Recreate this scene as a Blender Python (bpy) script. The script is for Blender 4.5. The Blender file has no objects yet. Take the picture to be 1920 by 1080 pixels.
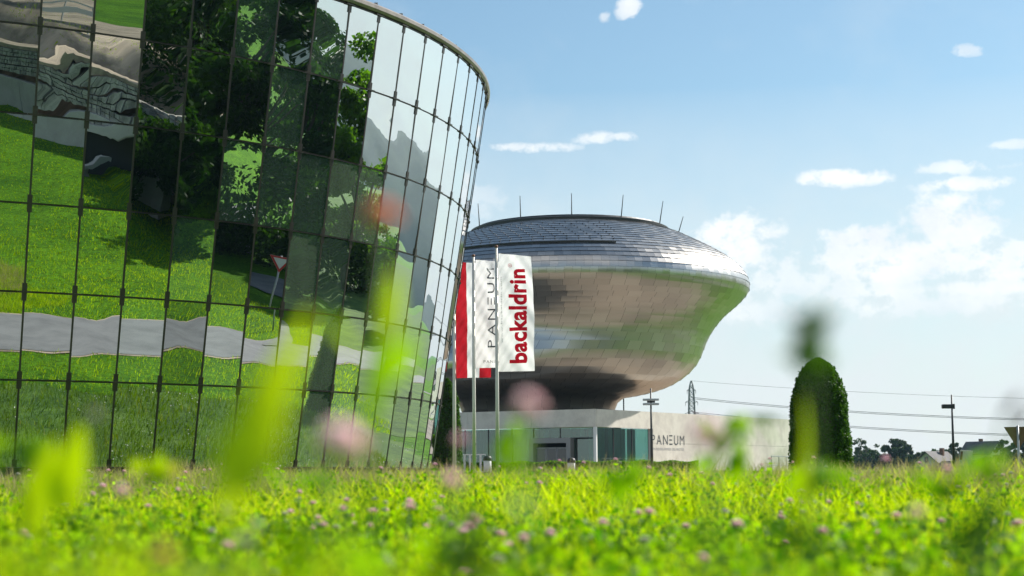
import bpy, bmesh, math, random
import numpy as np
from mathutils import Vector, Matrix
R = math.radians
rng = np.random.default_rng(7)
random.seed(7)
S = bpy.context.scene
COL = S.collection

# ------------------------------------------------------------------ camera, sky, sun, exposure
F = 3200.0; PITCH = .111; ROLL = .007; EYE = .45
cam = bpy.data.objects.new('camera', bpy.data.cameras.new('camera')); COL.objects.link(cam)
cam.data.sensor_width = 36; cam.data.lens = F/1920*36
cam.data.clip_start = .05; cam.data.clip_end = 20000
cam.data.dof.use_dof = True; cam.data.dof.focus_distance = 58; cam.data.dof.aperture_fstop = 60/19.0
cam.matrix_world = Matrix.Translation((0, 0, EYE)) @ Matrix.Rotation(math.pi/2+PITCH, 4, 'X') @ Matrix.Rotation(-ROLL, 4, 'Z')
S.camera = cam
def at(px, py, Y):                       # photo pixel at depth Y -> world point
    X2 = (px-960)/F; Y2 = -(py-540)/F
    cr, sr = math.cos(ROLL), math.sin(ROLL)
    X = X2*cr+Y2*sr; U = -X2*sr+Y2*cr
    c, s = math.cos(PITCH), math.sin(PITCH)
    v = (X, c-U*s, s+U*c); k = Y/v[1]
    return Vector((v[0]*k, Y, EYE+v[2]*k))

SUN_AZ, SUN_EL = 54, 37
wd = bpy.data.worlds.new('World'); S.world = wd; wd.use_nodes = True
NT = wd.node_tree; NT.nodes.clear()
def wn(t, **k):
    n = NT.nodes.new(t)
    for a, b in k.items(): setattr(n, a, b)
    return n
def wm(op, a, b=None, c=None, clamp=False):
    n = wn('ShaderNodeMath', operation=op); n.use_clamp = clamp
    for i, v in enumerate((a, b, c)):
        if v is None: continue
        if isinstance(v, (int, float)): n.inputs[i].default_value = v
        else: NT.links.new(v, n.inputs[i])
    return n.outputs[0]
sky = wn('ShaderNodeTexSky', sky_type='NISHITA', sun_disc=False, sun_elevation=R(SUN_EL), sun_rotation=R(SUN_AZ))
sky.air_density = 1.0; sky.dust_density = .6; sky.ozone_density = 1.6
tc = wn('ShaderNodeTexCoord'); sep = wn('ShaderNodeSeparateXYZ'); NT.links.new(tc.outputs['Generated'], sep.inputs[0])
az = wm('ARCTAN2', sep.outputs[0], sep.outputs[1]); el = wm('ARCSINE', sep.outputs[2])
cxyz = wn('ShaderNodeCombineXYZ'); NT.links.new(az, cxyz.inputs[0]); NT.links.new(wm('MULTIPLY', el, 1.25), cxyz.inputs[1])
def noise(scale, detail, rough, off):
    m = wn('ShaderNodeMapping'); m.inputs['Location'].default_value = (off, off*.7, 0)
    NT.links.new(cxyz.outputs[0], m.inputs[0])
    n = wn('ShaderNodeTexNoise'); n.inputs['Scale'].default_value = scale; n.inputs['Detail'].default_value = detail
    n.inputs['Roughness'].default_value = rough; NT.links.new(m.outputs[0], n.inputs[0]); return n.outputs[0]
n1 = noise(60, 9, .62, 3.1); n2 = noise(9, 7, .55, 8.3); n3 = noise(26, 8, .6, 1.7)
# clouds: azimuth / elevation (radians), half sizes, density, raggedness
CL = [(.130,.137,.030,.017,1,1.2),(.118,.122,.045,.010,.9,1.4),(.225,.124,.058,.017,1,1.3),(.255,.141,.030,.024,1,1.1),(.205,.134,.026,.012,1,1.3),(.290,.118,.045,.014,.9,1.4),(.215,.105,.05,.008,.7,1.6),(.165,.112,.04,.010,.6,1.7),(.245,.098,.07,.009,.6,1.5),(.15,.095,.05,.008,.5,1.5),(.197,.171,.033,.006,1.,1.0),(.263,.164,.030,.005,.9,1.1),
      (.262,.174,.026,.0045,.7,1.3),(.071,.273,.008,.008,.9,1.2),(.056,.268,.004,.004,.6,1.2),(.265,.239,.012,.004,.6,1.4),(.008,.193,.032,.0035,.75,1.2),(.055,.198,.020,.004,.75,1.1),
      (-.022,.163,.02,.01,.4,1.3),(.275,.105,.05,.006,.8,1.2),(.10,.105,.04,.016,.35,1.6),(.29,.185,.02,.003,.6,1.2),
      (.6,.2,.16,.05,.8,1.7),(1.0,.28,.2,.05,.7,1.7),(1.5,.2,.22,.06,.7,1.7),(2.2,.3,.3,.08,.7,1.7),(-.6,.22,.2,.05,.7,1.7),(2.9,.85,.7,.40,.85,1.1),(-2.5,.85,.7,.38,.85,1.1)]  # last two: added behind the camera to brighten the hull and add fill
tot = None
for (a0, e0, wa, we, dn, rg) in CL:
    u = wm('DIVIDE', wm('SUBTRACT', az, a0), wa); v = wm('DIVIDE', wm('SUBTRACT', el, e0), we)
    r2 = wm('ADD', wm('MULTIPLY', u, u), wm('MULTIPLY', v, v))
    d = wm('ADD', wm('SUBTRACT', 1.0, r2), wm('MULTIPLY', wm('SUBTRACT', n1, .5), rg*4.2))
    d = wm('MULTIPLY', wm('MULTIPLY', d, 1.3, clamp=True), wm('SUBTRACT', 1.0, wm('MULTIPLY', r2, .36), clamp=True))
    d = wm('MULTIPLY', d, dn)
    tot = d if tot is None else wm('MAXIMUM', tot, d)
# veil thickening towards the horizon, streaked by noise
veil = wm('SUBTRACT', 1.0, wm('DIVIDE', el, .225), clamp=True)
veil = wm('MULTIPLY', wm('POWER', veil, .75), wm('ADD', .62, wm('MULTIPLY', n3, 1.0)))
veil = wm('ADD', wm('MULTIPLY', veil, .95), wm('MULTIPLY', wm('SUBTRACT', n2, .52, clamp=True), .9), clamp=True)
cl = wm('MULTIPLY', veil, .93, clamp=True)
ccol = wn('ShaderNodeMix', data_type='RGBA')
NT.links.new(wm('MULTIPLY', wm('SUBTRACT', n3, .35), 2.6, clamp=True), ccol.inputs[0])
ccol.inputs[6].default_value = (7.4, 7.7, 7.9, 1); ccol.inputs[7].default_value = (9.8, 9.7, 9.4, 1)
mx = wn('ShaderNodeMix', data_type='RGBA'); NT.links.new(cl, mx.inputs[0]); mx.inputs[7].default_value = (7.0, 7.25, 7.2, 1)
mc = wn('ShaderNodeMix', data_type='RGBA'); NT.links.new(wm('MULTIPLY', tot, 1.0, clamp=True), mc.inputs[0])
tint = wn('ShaderNodeMix', data_type='RGBA', blend_type='MULTIPLY'); tint.inputs[0].default_value = 1
NT.links.new(sky.outputs[0], tint.inputs[6]); tint.inputs[7].default_value = (.85, .99, .96, 1)
NT.links.new(tint.outputs[2], mx.inputs[6]); NT.links.new(mx.outputs[2], mc.inputs[6]); NT.links.new(ccol.outputs[2], mc.inputs[7])
bg = wn('ShaderNodeBackground'); bg.inputs[1].default_value = .088; NT.links.new(mc.outputs[2], bg.inputs[0])
wo = wn('ShaderNodeOutputWorld'); NT.links.new(bg.outputs[0], wo.inputs[0])
sl = bpy.data.lights.new('sun', 'SUN'); sl.energy = 5; sl.angle = R(.55); sl.color = (1, .95, .86)
so = bpy.data.objects.new('sun', sl); COL.objects.link(so)
sd = Vector((math.cos(R(SUN_EL))*math.sin(R(SUN_AZ)), math.cos(R(SUN_EL))*math.cos(R(SUN_AZ)), math.sin(R(SUN_EL))))
so.rotation_euler = sd.to_track_quat('Z', 'Y').to_euler(); so.location = (30, -20, 60)
S.view_settings.view_transform = 'Standard'; S.view_settings.look = 'None'; S.view_settings.gamma = 1
S.view_settings.exposure = .55
S.cycles.use_denoising = True; S.cycles.max_bounces = 8; S.cycles.glossy_bounces = 5; S.cycles.transparent_max_bounces = 12
S.cycles.caustics_reflective = False; S.cycles.caustics_refractive = False; S.cycles.sample_clamp_indirect = 6

# ------------------------------------------------------------------ helpers
def mesh_np(name, V, Fc, mats, parent=None, smooth=False, midx=None, cols=None):
    V = np.asarray(V, np.float32); Fc = np.asarray(Fc, np.int32); k = Fc.shape[1]
    me = bpy.data.meshes.new(name); me.vertices.add(len(V)); me.vertices.foreach_set('co', V.ravel())
    me.loops.add(Fc.size); me.loops.foreach_set('vertex_index', Fc.ravel())
    me.polygons.add(len(Fc)); me.polygons.foreach_set('loop_start', np.arange(0, Fc.size, k, dtype=np.int32))
    if smooth: me.polygons.foreach_set('use_smooth', np.ones(len(Fc), bool))
    if not isinstance(mats, (list, tuple)): mats = [mats]
    for m in mats: me.materials.append(m)
    if midx is not None: me.polygons.foreach_set('material_index', np.asarray(midx, np.int32))
    me.update(calc_edges=True)
    if cols is not None:
        at_ = me.attributes.new('vary', 'FLOAT', 'POINT'); at_.data.foreach_set('value', np.asarray(cols, np.float32))
    o = bpy.data.objects.new(name, me); COL.objects.link(o)
    if parent: o.parent = parent
    return o
class MB:
    def __init__(s): s.v = []; s.f = []; s.m = []
    def add(s, vs, fs, m=0):
        b = len(s.v); s.v += [tuple(v) for v in vs]; s.f += [tuple(b+i for i in f) for f in fs]; s.m += [m]*len(fs)
    def box(s, c, sz, rz=0, m=0, M=None):
        hx, hy, hz = sz[0]/2, sz[1]/2, sz[2]/2
        T = M if M else Matrix.Translation(c) @ Matrix.Rotation(rz, 4, 'Z')
        vs = [T @ Vector((x*hx, y*hy, z*hz)) for x in (-1, 1) for y in (-1, 1) for z in (-1, 1)]
        s.add(vs, [(0,1,3,2),(4,6,7,5),(0,4,5,1),(2,3,7,6),(0,2,6,4),(1,5,7,3)], m)
    def bar(s, a, b, w, d=None, m=0, up=(0, 0, 1)):
        a = Vector(a); b = Vector(b); d = d or w; z = (b-a); L = z.length; z.normalize()
        x = Vector(up).cross(z)
        if x.length < 1e-3: x = Vector((1, 0, 0)).cross(z)
        x.normalize(); y = z.cross(x)
        M = Matrix((x, y, z)).transposed().to_4x4(); M.translation = (a+b)/2
        s.box(None, (w, d, L), M=M, m=m)
    def tube(s, pts, rad, n=8, m=0, cap=True):
        pts = [Vector(p) for p in pts]
        if not isinstance(rad, (list, tuple)): rad = [rad]*len(pts)
        rings = []; ref = None
        for i, p in enumerate(pts):
            t = (pts[min(i+1, len(pts)-1)]-pts[max(i-1, 0)]).normalized()
            if ref is None: ref = t.orthogonal().normalized()
            ref = (ref-t*ref.dot(t)).normalized(); bi = t.cross(ref)
            rings.append([p+(ref*math.cos(2*math.pi*k/n)+bi*math.sin(2*math.pi*k/n))*rad[i] for k in range(n)])
        vs = [v for r in rings for v in r]; fs = []
        for i in range(len(pts)-1):
            for k in range(n):
                fs.append((i*n+k, i*n+(k+1) % n, (i+1)*n+(k+1) % n, (i+1)*n+k))
        if cap: fs.append(tuple(range(n-1, -1, -1))); fs.append(tuple((len(pts)-1)*n+k for k in range(n)))
        s.add(vs, fs, m)
    def lathe(s, c, prof, n=16, m=0):
        c = Vector(c); vs = []; fs = []
        for r, z in prof:
            for k in range(n): vs.append(c+Vector((r*math.cos(2*math.pi*k/n), r*math.sin(2*math.pi*k/n), z)))
        for i in range(len(prof)-1):
            for k in range(n): fs.append((i*n+k, i*n+(k+1) % n, (i+1)*n+(k+1) % n, (i+1)*n+k))
        fs.append(tuple(range(n-1, -1, -1))); fs.append(tuple((len(prof)-1)*n+k for k in range(n)))
        s.add(vs, fs, m)
    def build(s, name, mats, parent=None, smooth=False, bevel=0):
        me = bpy.data.meshes.new(name); me.from_pydata(s.v, [], s.f)
        if not isinstance(mats, (list, tuple)): mats = [mats]
        for m in mats: me.materials.append(m)
        for p, i in zip(me.polygons, s.m): p.material_index = i; p.use_smooth = smooth
        me.update(); o = bpy.data.objects.new(name, me); COL.objects.link(o)
        if parent:
            o.parent = parent; o.matrix_parent_inverse = Matrix.Translation(-parent.location)
        if bevel:
            b = o.modifiers.new('b', 'BEVEL'); b.width = bevel; b.segments = 2; b.limit_method = 'ANGLE'
        return o
def empty(name, loc, label, cat, group=None, kind=None):
    o = bpy.data.objects.new(name, None); COL.objects.link(o); o.location = loc; o.empty_display_size = .3
    return tag(o, label, cat, group, kind)
def tag(o, label=None, cat=None, group=None, kind=None):
    if label: o['label'] = label
    if cat: o['category'] = cat
    if group: o['group'] = group
    if kind: o['kind'] = kind
    return o
def par(o, p):
    o.parent = p; o.matrix_parent_inverse = Matrix.Translation(-p.location); return o
def sstep(a, b, x):
    t = np.clip((np.asarray(x, float)-a)/(b-a), 0, 1); return t*t*(3-2*t)

# materials
def mat(name, col=(.5,.5,.5), rough=.6, metal=0, spec=.5, nz=None, bump=None, trans=0, coat=0):
    """nz=(scale, detail, colour b, lo, hi): a second colour mixed in by noise; bump=(scale, strength, distance)"""
    m = bpy.data.materials.new(name); m.use_nodes = True; t = m.node_tree; b = t.nodes['Principled BSDF']
    b.inputs['Base Color'].default_value = (*col, 1); b.inputs['Roughness'].default_value = rough
    b.inputs['Metallic'].default_value = metal; b.inputs['Specular IOR Level'].default_value = spec
    b.inputs['Coat Weight'].default_value = coat
    c = t.nodes.new('ShaderNodeTexCoord')
    if nz:
        n = t.nodes.new('ShaderNodeTexNoise'); n.inputs['Scale'].default_value = nz[0]; n.inputs['Detail'].default_value = nz[1]
        n.inputs['Roughness'].default_value = .65
        t.links.new(c.outputs['Object'], n.inputs[0])
        mr = t.nodes.new('ShaderNodeMapRange'); mr.inputs[1].default_value = nz[3]; mr.inputs[2].default_value = nz[4]
        t.links.new(n.outputs[0], mr.inputs[0])
        x = t.nodes.new('ShaderNodeMix'); x.data_type = 'RGBA'; t.links.new(mr.outputs[0], x.inputs[0])
        x.inputs[6].default_value = (*col, 1); x.inputs[7].default_value = (*nz[2], 1)
        t.links.new(x.outputs[2], b.inputs['Base Color'])
    if bump:
        n = t.nodes.new('ShaderNodeTexNoise'); n.inputs['Scale'].default_value = bump[0]; n.inputs['Detail'].default_value = 6
        t.links.new(c.outputs['Object'], n.inputs[0])
        bp = t.nodes.new('ShaderNodeBump'); bp.inputs['Strength'].default_value = bump[1]; bp.inputs['Distance'].default_value = bump[2]
        t.links.new(n.outputs[0], bp.inputs['Height']); t.links.new(bp.outputs[0], b.inputs['Normal'])
    return m
def leafmat(name, c1, c2, tr=(.3,.5,.05), tf=.45, c3=None, rough=.5):
    """diffuse + translucent leaf; 'vary' attribute picks the hue of each leaf"""
    m = bpy.data.materials.new(name); m.use_nodes = True; t = m.node_tree; t.nodes.clear()
    a = t.nodes.new('ShaderNodeAttribute'); a.attribute_name = 'vary'
    r = t.nodes.new('ShaderNodeValToRGB'); t.links.new(a.outputs['Fac'], r.inputs[0])
    r.color_ramp.elements[0].color = (*c1, 1); r.color_ramp.elements[1].color = (*c2, 1)
    if c3:
        r.color_ramp.elements[1].position = .8
        e = r.color_ramp.elements.new(.97); e.color = (*c3, 1)
    d = t.nodes.new('ShaderNodeBsdfPrincipled'); t.links.new(r.outputs[0], d.inputs['Base Color'])
    d.inputs['Roughness'].default_value = rough; d.inputs['Specular IOR Level'].default_value = .15
    x = t.nodes.new('ShaderNodeMix'); x.data_type = 'RGBA'; x.blend_type = 'MULTIPLY'; x.inputs[0].default_value = 1
    t.links.new(r.outputs[0], x.inputs[6]); x.inputs[7].default_value = (tr[0]*6, tr[1]*4, tr[2]*6, 1)
    tl = t.nodes.new('ShaderNodeBsdfTranslucent'); t.links.new(x.outputs[2], tl.inputs[0])
    ms = t.nodes.new('ShaderNodeMixShader'); ms.inputs[0].default_value = tf
    t.links.new(d.outputs[0], ms.inputs[1]); t.links.new(tl.outputs[0], ms.inputs[2])
    o = t.nodes.new('ShaderNodeOutputMaterial'); t.links.new(ms.outputs[0], o.inputs[0])
    return m
M = {}
M['blade'] = leafmat('grass_blade', (.10,.20,.004), (.36,.45,.006), (.32,.5,.04), .55, (.55,.45,.18))
M['straw'] = leafmat('dry_grass', (.24,.27,.07), (.52,.43,.26), (.2,.28,.16), .35)
M['clover_leaf'] = leafmat('clover_leaf', (.04,.13,.006), (.22,.37,.006), (.32,.5,.04), .55)
M['pink'] = leafmat('clover_petal', (.90,.60,.72), (.97,.84,.88), (.19,.27,.18), .5)
M['pale_pink'] = leafmat('pale_clover_petal', (.95,.76,.80), (.98,.90,.91), (.19,.27,.18), .6)
M['white_petal'] = leafmat('white_petal', (.7,.66,.6), (.8,.8,.76), (.17,.25,.17), .4)
M['orange_petal'] = leafmat('orange_petal', (.88,.45,.30), (.92,.62,.48), (.2,.25,.17), .4)
M['stem'] = leafmat('plant_stem', (.11,.23,.02), (.14,.28,.03), (.3,.5,.05), .35)
M['seedhead'] = leafmat('seed_head', (.14,.09,.05), (.24,.16,.09), (.17,.25,.17), .25)
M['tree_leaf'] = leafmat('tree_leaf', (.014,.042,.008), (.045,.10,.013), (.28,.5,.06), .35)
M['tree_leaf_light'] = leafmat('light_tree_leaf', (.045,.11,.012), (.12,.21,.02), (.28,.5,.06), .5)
M['far_leaf'] = leafmat('far_tree_leaf', (.022,.05,.022), (.05,.09,.03), (.25,.4,.10), .25)
M['yew'] = leafmat('yew_needles', (.028,.075,.012), (.075,.16,.015), (.25,.45,.05), .3)
M['bark'] = mat('bark', (.10,.075,.055), .9, nz=(6, 6, (.05,.04,.03), .35, .65), bump=(12, .8, .03))
M['concrete'] = mat('board_marked_concrete', (.76,.71,.62), .85, nz=(1.1, 8, (.62,.57,.50), .42, .66), bump=(18, .25, .01))
M['portal'] = mat('grey_portal_metal', (.30,.29,.28), .5, .3)
M['roofbrown'] = mat('hall_roof_gravel', (.33,.24,.16), .95, nz=(4, 8, (.24,.18,.13), .4, .65))
M['plaza'] = mat('plaza_paving', (.33,.28,.22), .9, nz=(.12, 8, (.16,.14,.115), .40, .62))
M['asphalt'] = mat('asphalt', (.25,.25,.255), .85, nz=(.8, 9, (.18,.18,.185), .4, .65), bump=(60, .4, .01))
M['alu'] = mat('pole_aluminium', (.70,.66,.58), .45, .35)
M['darkmetal'] = mat('dark_metal', (.035,.035,.037), .5, .3)
M['mull'] = mat('glazing_frame_metal', (.075,.066,.06), .32, .7, nz=(3, 3, (.09,.075,.065), .4, .7))
M['coping'] = mat('coping_metal', (.34,.29,.25), .4, .6, nz=(2, 5, (.22,.19,.17), .4, .65))
M['white'] = mat('white_paint', (.78,.78,.76), .5)
M['red'] = mat('red_paint', (.55,.03,.03), .45)
M['rust'] = mat('cap_brown', (.16,.07,.04), .5, .4)
M['rooftile'] = mat('dark_roof_tiles', (.11,.10,.105), .8, nz=(1.5, 6, (.07,.065,.07), .4, .6))
M['render'] = mat('house_render', (.62,.58,.52), .85, nz=(.8, 5, (.52,.48,.43), .4, .65))
M['window'] = mat('dark_window', (.03,.04,.05), .08, 0, .8)
M['stone'] = mat('gabion_stone', (.56,.52,.46), .9, nz=(1.6, 7, (.24,.22,.20), .4, .62), bump=(5, .9, .08))
M['dirt'] = mat('bare_soil', (.52,.42,.31), .95, nz=(.5, 8, (.25,.20,.15), .4, .62))
M['galv'] = mat('galvanised_steel', (.42,.43,.44), .45, .7)
M['tire'] = mat('tyre_rubber', (.02,.02,.02), .8)

# ship skin: brushed stainless shingles
def shipmat():
    m = bpy.data.materials.new('stainless_shingles'); m.use_nodes = True; t = m.node_tree; b = t.nodes['Principled BSDF']
    b.inputs['Metallic'].default_value = 1
    a = t.nodes.new('ShaderNodeAttribute'); a.attribute_name = 'vary'
    r = t.nodes.new('ShaderNodeValToRGB'); t.links.new(a.outputs['Fac'], r.inputs[0])
    r.color_ramp.elements[0].color = (.52,.485,.45,1); r.color_ramp.elements[1].color = (.61,.575,.535,1)
    t.links.new(r.outputs[0], b.inputs['Base Color'])
    mr = t.nodes.new('ShaderNodeMapRange'); mr.inputs[3].default_value = .28; mr.inputs[4].default_value = .35
    t.links.new(a.outputs['Fac'], mr.inputs[0]); t.links.new(mr.outputs[0], b.inputs['Roughness'])
    return m
M['ship'] = shipmat()

# mirror glass: coated pane, tinted; 'pale' mixes in the lit blind behind the pane
def mirror(name, tint, back, fac):
    m = bpy.data.materials.new(name); m.use_nodes = True; t = m.node_tree; t.nodes.clear()
    g = t.nodes.new('ShaderNodeBsdfGlossy'); g.inputs['Roughness'].default_value = .0
    lw = t.nodes.new('ShaderNodeLayerWeight'); lw.inputs[0].default_value = .72
    cm = t.nodes.new('ShaderNodeMix'); cm.data_type = 'RGBA'; t.links.new(lw.outputs['Facing'], cm.inputs[0])
    cm.inputs[6].default_value = (*tint, 1); cm.inputs[7].default_value = (.93,.96,.97, 1)
    t.links.new(cm.outputs[2], g.inputs['Color'])
    d = t.nodes.new('ShaderNodeBsdfDiffuse')
    tcn = t.nodes.new('ShaderNodeTexCoord'); mp = t.nodes.new('ShaderNodeMapping'); mp.inputs['Scale'].default_value = (3, 3, .5)
    n = t.nodes.new('ShaderNodeTexNoise'); n.inputs['Scale'].default_value = 1.5; n.inputs['Detail'].default_value = 6
    t.links.new(tcn.outputs['Object'], mp.inputs[0]); t.links.new(mp.outputs[0], n.inputs[0])
    c2 = t.nodes.new('ShaderNodeMix'); c2.data_type = 'RGBA'; t.links.new(n.outputs[0], c2.inputs[0])
    c2.inputs[6].default_value = (*[x*.6 for x in back], 1); c2.inputs[7].default_value = (*[x*1.4 for x in back], 1)
    t.links.new(c2.outputs[2], d.inputs[0])
    ms = t.nodes.new('ShaderNodeMixShader'); ms.inputs[0].default_value = fac
    t.links.new(g.outputs[0], ms.inputs[1]); t.links.new(d.outputs[0], ms.inputs[2])
    o = t.nodes.new('ShaderNodeOutputMaterial'); t.links.new(ms.outputs[0], o.inputs[0]); return m
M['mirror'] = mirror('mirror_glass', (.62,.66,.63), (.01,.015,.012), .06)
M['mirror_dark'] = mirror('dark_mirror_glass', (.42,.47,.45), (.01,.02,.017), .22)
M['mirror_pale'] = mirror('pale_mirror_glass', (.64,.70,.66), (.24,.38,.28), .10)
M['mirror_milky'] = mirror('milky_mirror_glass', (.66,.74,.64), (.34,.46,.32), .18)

# hall glass
def hallglass():
    m = bpy.data.materials.new('hall_glass'); m.use_nodes = True; t = m.node_tree; t.nodes.clear()
    g = t.nodes.new('ShaderNodeBsdfGlossy'); g.inputs['Roughness'].default_value = .01; g.inputs['Color'].default_value = (.8,.92,.9,1)
    tr = t.nodes.new('ShaderNodeBsdfTransparent'); tr.inputs[0].default_value = (.36,.58,.52,1)
    ms = t.nodes.new('ShaderNodeMixShader'); ms.inputs[0].default_value = .13
    t.links.new(tr.outputs[0], ms.inputs[1]); t.links.new(g.outputs[0], ms.inputs[2])
    o = t.nodes.new('ShaderNodeOutputMaterial'); t.links.new(ms.outputs[0], o.inputs[0]); return m
M['hallglass'] = hallglass()
M['curtain'] = mat('curtain_cloth', (.30,.38,.34), .9)
M['interior'] = mat('dark_interior', (.05,.055,.05), .9)

# ground: meadow turf, lawn, colours by world noise
def groundmat():
    m = bpy.data.materials.new('meadow_turf'); m.use_nodes = True; t = m.node_tree; b = t.nodes['Principled BSDF']
    b.inputs['Roughness'].default_value = .9; b.inputs['Specular IOR Level'].default_value = .15
    c = t.nodes.new('ShaderNodeTexCoord')
    def nz(s, d, r=.6):
        n = t.nodes.new('ShaderNodeTexNoise'); n.inputs['Scale'].default_value = s; n.inputs['Detail'].default_value = d
        n.inputs['Roughness'].default_value = r; t.links.new(c.outputs['Object'], n.inputs[0]); return n
    a = nz(.25, 8, .7); f = nz(5, 8, .75)
    r1 = t.nodes.new('ShaderNodeValToRGB'); t.links.new(a.outputs[0], r1.inputs[0])
    r1.color_ramp.elements[0].position = .35; r1.color_ramp.elements[0].color = (.060,.19,.004, 1)
    r1.color_ramp.elements[1].position = .62; r1.color_ramp.elements[1].color = (.15,.35,.006, 1)
    r2 = t.nodes.new('ShaderNodeValToRGB'); t.links.new(f.outputs[0], r2.inputs[0])
    r2.color_ramp.elements[0].position = .36; r2.color_ramp.elements[0].color = (.35,.35,.35, 1)
    r2.color_ramp.elements[1].position = .66; r2.color_ramp.elements[1].color = (1.25,1.25,1.25, 1)
    x = t.nodes.new('ShaderNodeMix'); x.data_type = 'RGBA'; x.blend_type = 'MULTIPLY'; x.inputs[0].default_value = 1
    t.links.new(r1.outputs[0], x.inputs[6]); t.links.new(r2.outputs[0], x.inputs[7]); t.links.new(x.outputs[2], b.inputs['Base Color'])
    bp = t.nodes.new('ShaderNodeBump'); bp.inputs['Strength'].default_value = 1; bp.inputs['Distance'].default_value = .12
    t.links.new(f.outputs[0], bp.inputs['Height']); t.links.new(bp.outputs[0], b.inputs['Normal'])
    return m
M['turf'] = groundmat()
M['verge'] = mat('unmown_verge', (.045,.11,.008), .95, nz=(.5, 9, (.12,.22,.02), .42, .66), bump=(6, 1, .1))
M['hill'] = mat('wooded_hill', (.022,.05,.03), .95, nz=(.02, 10, (.035,.07,.035), .4, .62))

# ------------------------------------------------------------------ terrain
def H(x, y):
    x = np.asarray(x, float); y = np.asarray(y, float)
    h = .30*np.exp(-((y-14)/5.0)**2) + .05*np.sin(x*.9+1)*np.sin(y*.7)*sstep(2, 8, np.hypot(x, y))*sstep(60, 30, np.hypot(x, y))
    h = h + .7*sstep(64, 83, y)
    h = h + 2.2*sstep(12, 31, x)*sstep(34, 12, y)
    h = h + 6.5*sstep(33.6, 40, x)*sstep(33, 21, y)
    h = h + 22*sstep(95, 320, x)*sstep(90, 20, y) + 14*sstep(60, 260, x)*sstep(-20, -160, y)
    return h
xs = np.r_[-6000, -3000, -1200, -600, -300, -150, -100, np.arange(-60, 100, 1.25), 110, 130, 160, 200, 260, 340, 500, 800, 1500, 3000, 6000]
ys = np.r_[-6000, -3000, -1200, -600, -300, -200, -150, -110, -80, np.arange(-60, 130, 1.25), 140, 170, 220, 300, 500, 900, 1500, 3000, 6000]
X, Y = np.meshgrid(xs, ys, indexing='ij'); Z = H(X, Y)
nx, ny = X.shape; I = np.arange(nx*ny).reshape(nx, ny)
q = np.stack([I[:-1, :-1], I[1:, :-1], I[1:, 1:], I[:-1, 1:]], -1).reshape(-1, 4)
tag(mesh_np('ground', np.stack([X, Y, Z], -1).reshape(-1, 3), q, M['turf'], smooth=True), kind='structure')

def strip(name, pts, w, m, lift=.03, n=8):
    pts = [np.array(p, float) for p in pts]; P = []
    for i in range(len(pts)-1):                     # Catmull-Rom
        p0 = pts[max(i-1, 0)]; p1 = pts[i]; p2 = pts[i+1]; p3 = pts[min(i+2, len(pts)-1)]
        for k in range(10):
            t = k/10; P.append(.5*((2*p1)+(-p0+p2)*t+(2*p0-5*p1+4*p2-p3)*t*t+(-p0+3*p1-3*p2+p3)*t**3))
    P.append(pts[-1]); P = np.array(P); T = np.gradient(P, axis=0); T /= np.linalg.norm(T, axis=1)[:, None]
    N = np.c_[-T[:, 1], T[:, 0]]; s = np.linspace(-.5, .5, n)*w
    Q = P[:, None]+N[:, None]*s[None, :, None]; L = H(Q[..., 0], Q[..., 1])+lift
    V = np.dstack([Q, L]).reshape(-1, 3); I = np.arange(len(V)).reshape(len(P), n)
    f = np.stack([I[:-1, :-1], I[:-1, 1:], I[1:, 1:], I[1:, :-1]], -1).reshape(-1, 4)
    tag(mesh_np(name, V, f, m, smooth=True), kind='structure'); return P, w
SH_ = strip('road_shoulder', [(-26, 8), (-9, 18.5), (0, 25), (7, 29.7), (14, 36), (20, 44), (25, 54), (29, 66), (33, 82), (38, 110), (48, 160)], 6.0, M['dirt'], .02)
ROAD = strip('road', [(-26, 8), (-9, 18.5), (0, 25), (7, 29.7), (14, 36), (20, 44), (25, 54), (29, 66), (33, 82), (38, 110), (48, 160)], 5.6, M['asphalt'], .035)
ROAD2 = strip('side_road', [(21, 45.5), (29, 47.2), (38, 46.6), (50, 36), (66, 33), (92, 36)], 4.6, M['asphalt'], .06)
# plaza before the exhibition hall
PZ = [(-30, 84), (11, 84), (17, 100), (30, 140), (20, 150), (-30, 150)]
mb = MB(); mb.add([(x, y, .745) for x, y in PZ], [tuple(range(6))]); tag(mb.build('plaza', M['plaza']), kind='structure')
A_ = np.linspace(0, 2*np.pi, 97)[:-1]; RR = rad0 = 17.1-.05
Vv = np.concatenate([np.stack([-19.69+q_*np.sin(A_), 54.24-q_*np.cos(A_), H(-19.69+q_*np.sin(A_), 54.24-q_*np.cos(A_))+.02], 1) for q_ in np.linspace(17.0, 28.2, 8)]); Iv = np.arange(96*8).reshape(8, 96)
tag(mesh_np('verge', Vv, np.stack([Iv[:-1], Iv[1:], np.roll(Iv, -1, 1)[1:], np.roll(Iv, -1, 1)[:-1]], -1).reshape(-1, 4), M['verge'], smooth=True), kind='structure')
def on_road(x, y):
    d = np.full(np.shape(x), 1e9)
    for P, w in (ROAD, ROAD2):
        for p in P[::2]: d = np.minimum(d, np.hypot(x-p[0], y-p[1])-w/2)
    return d < .15

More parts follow.
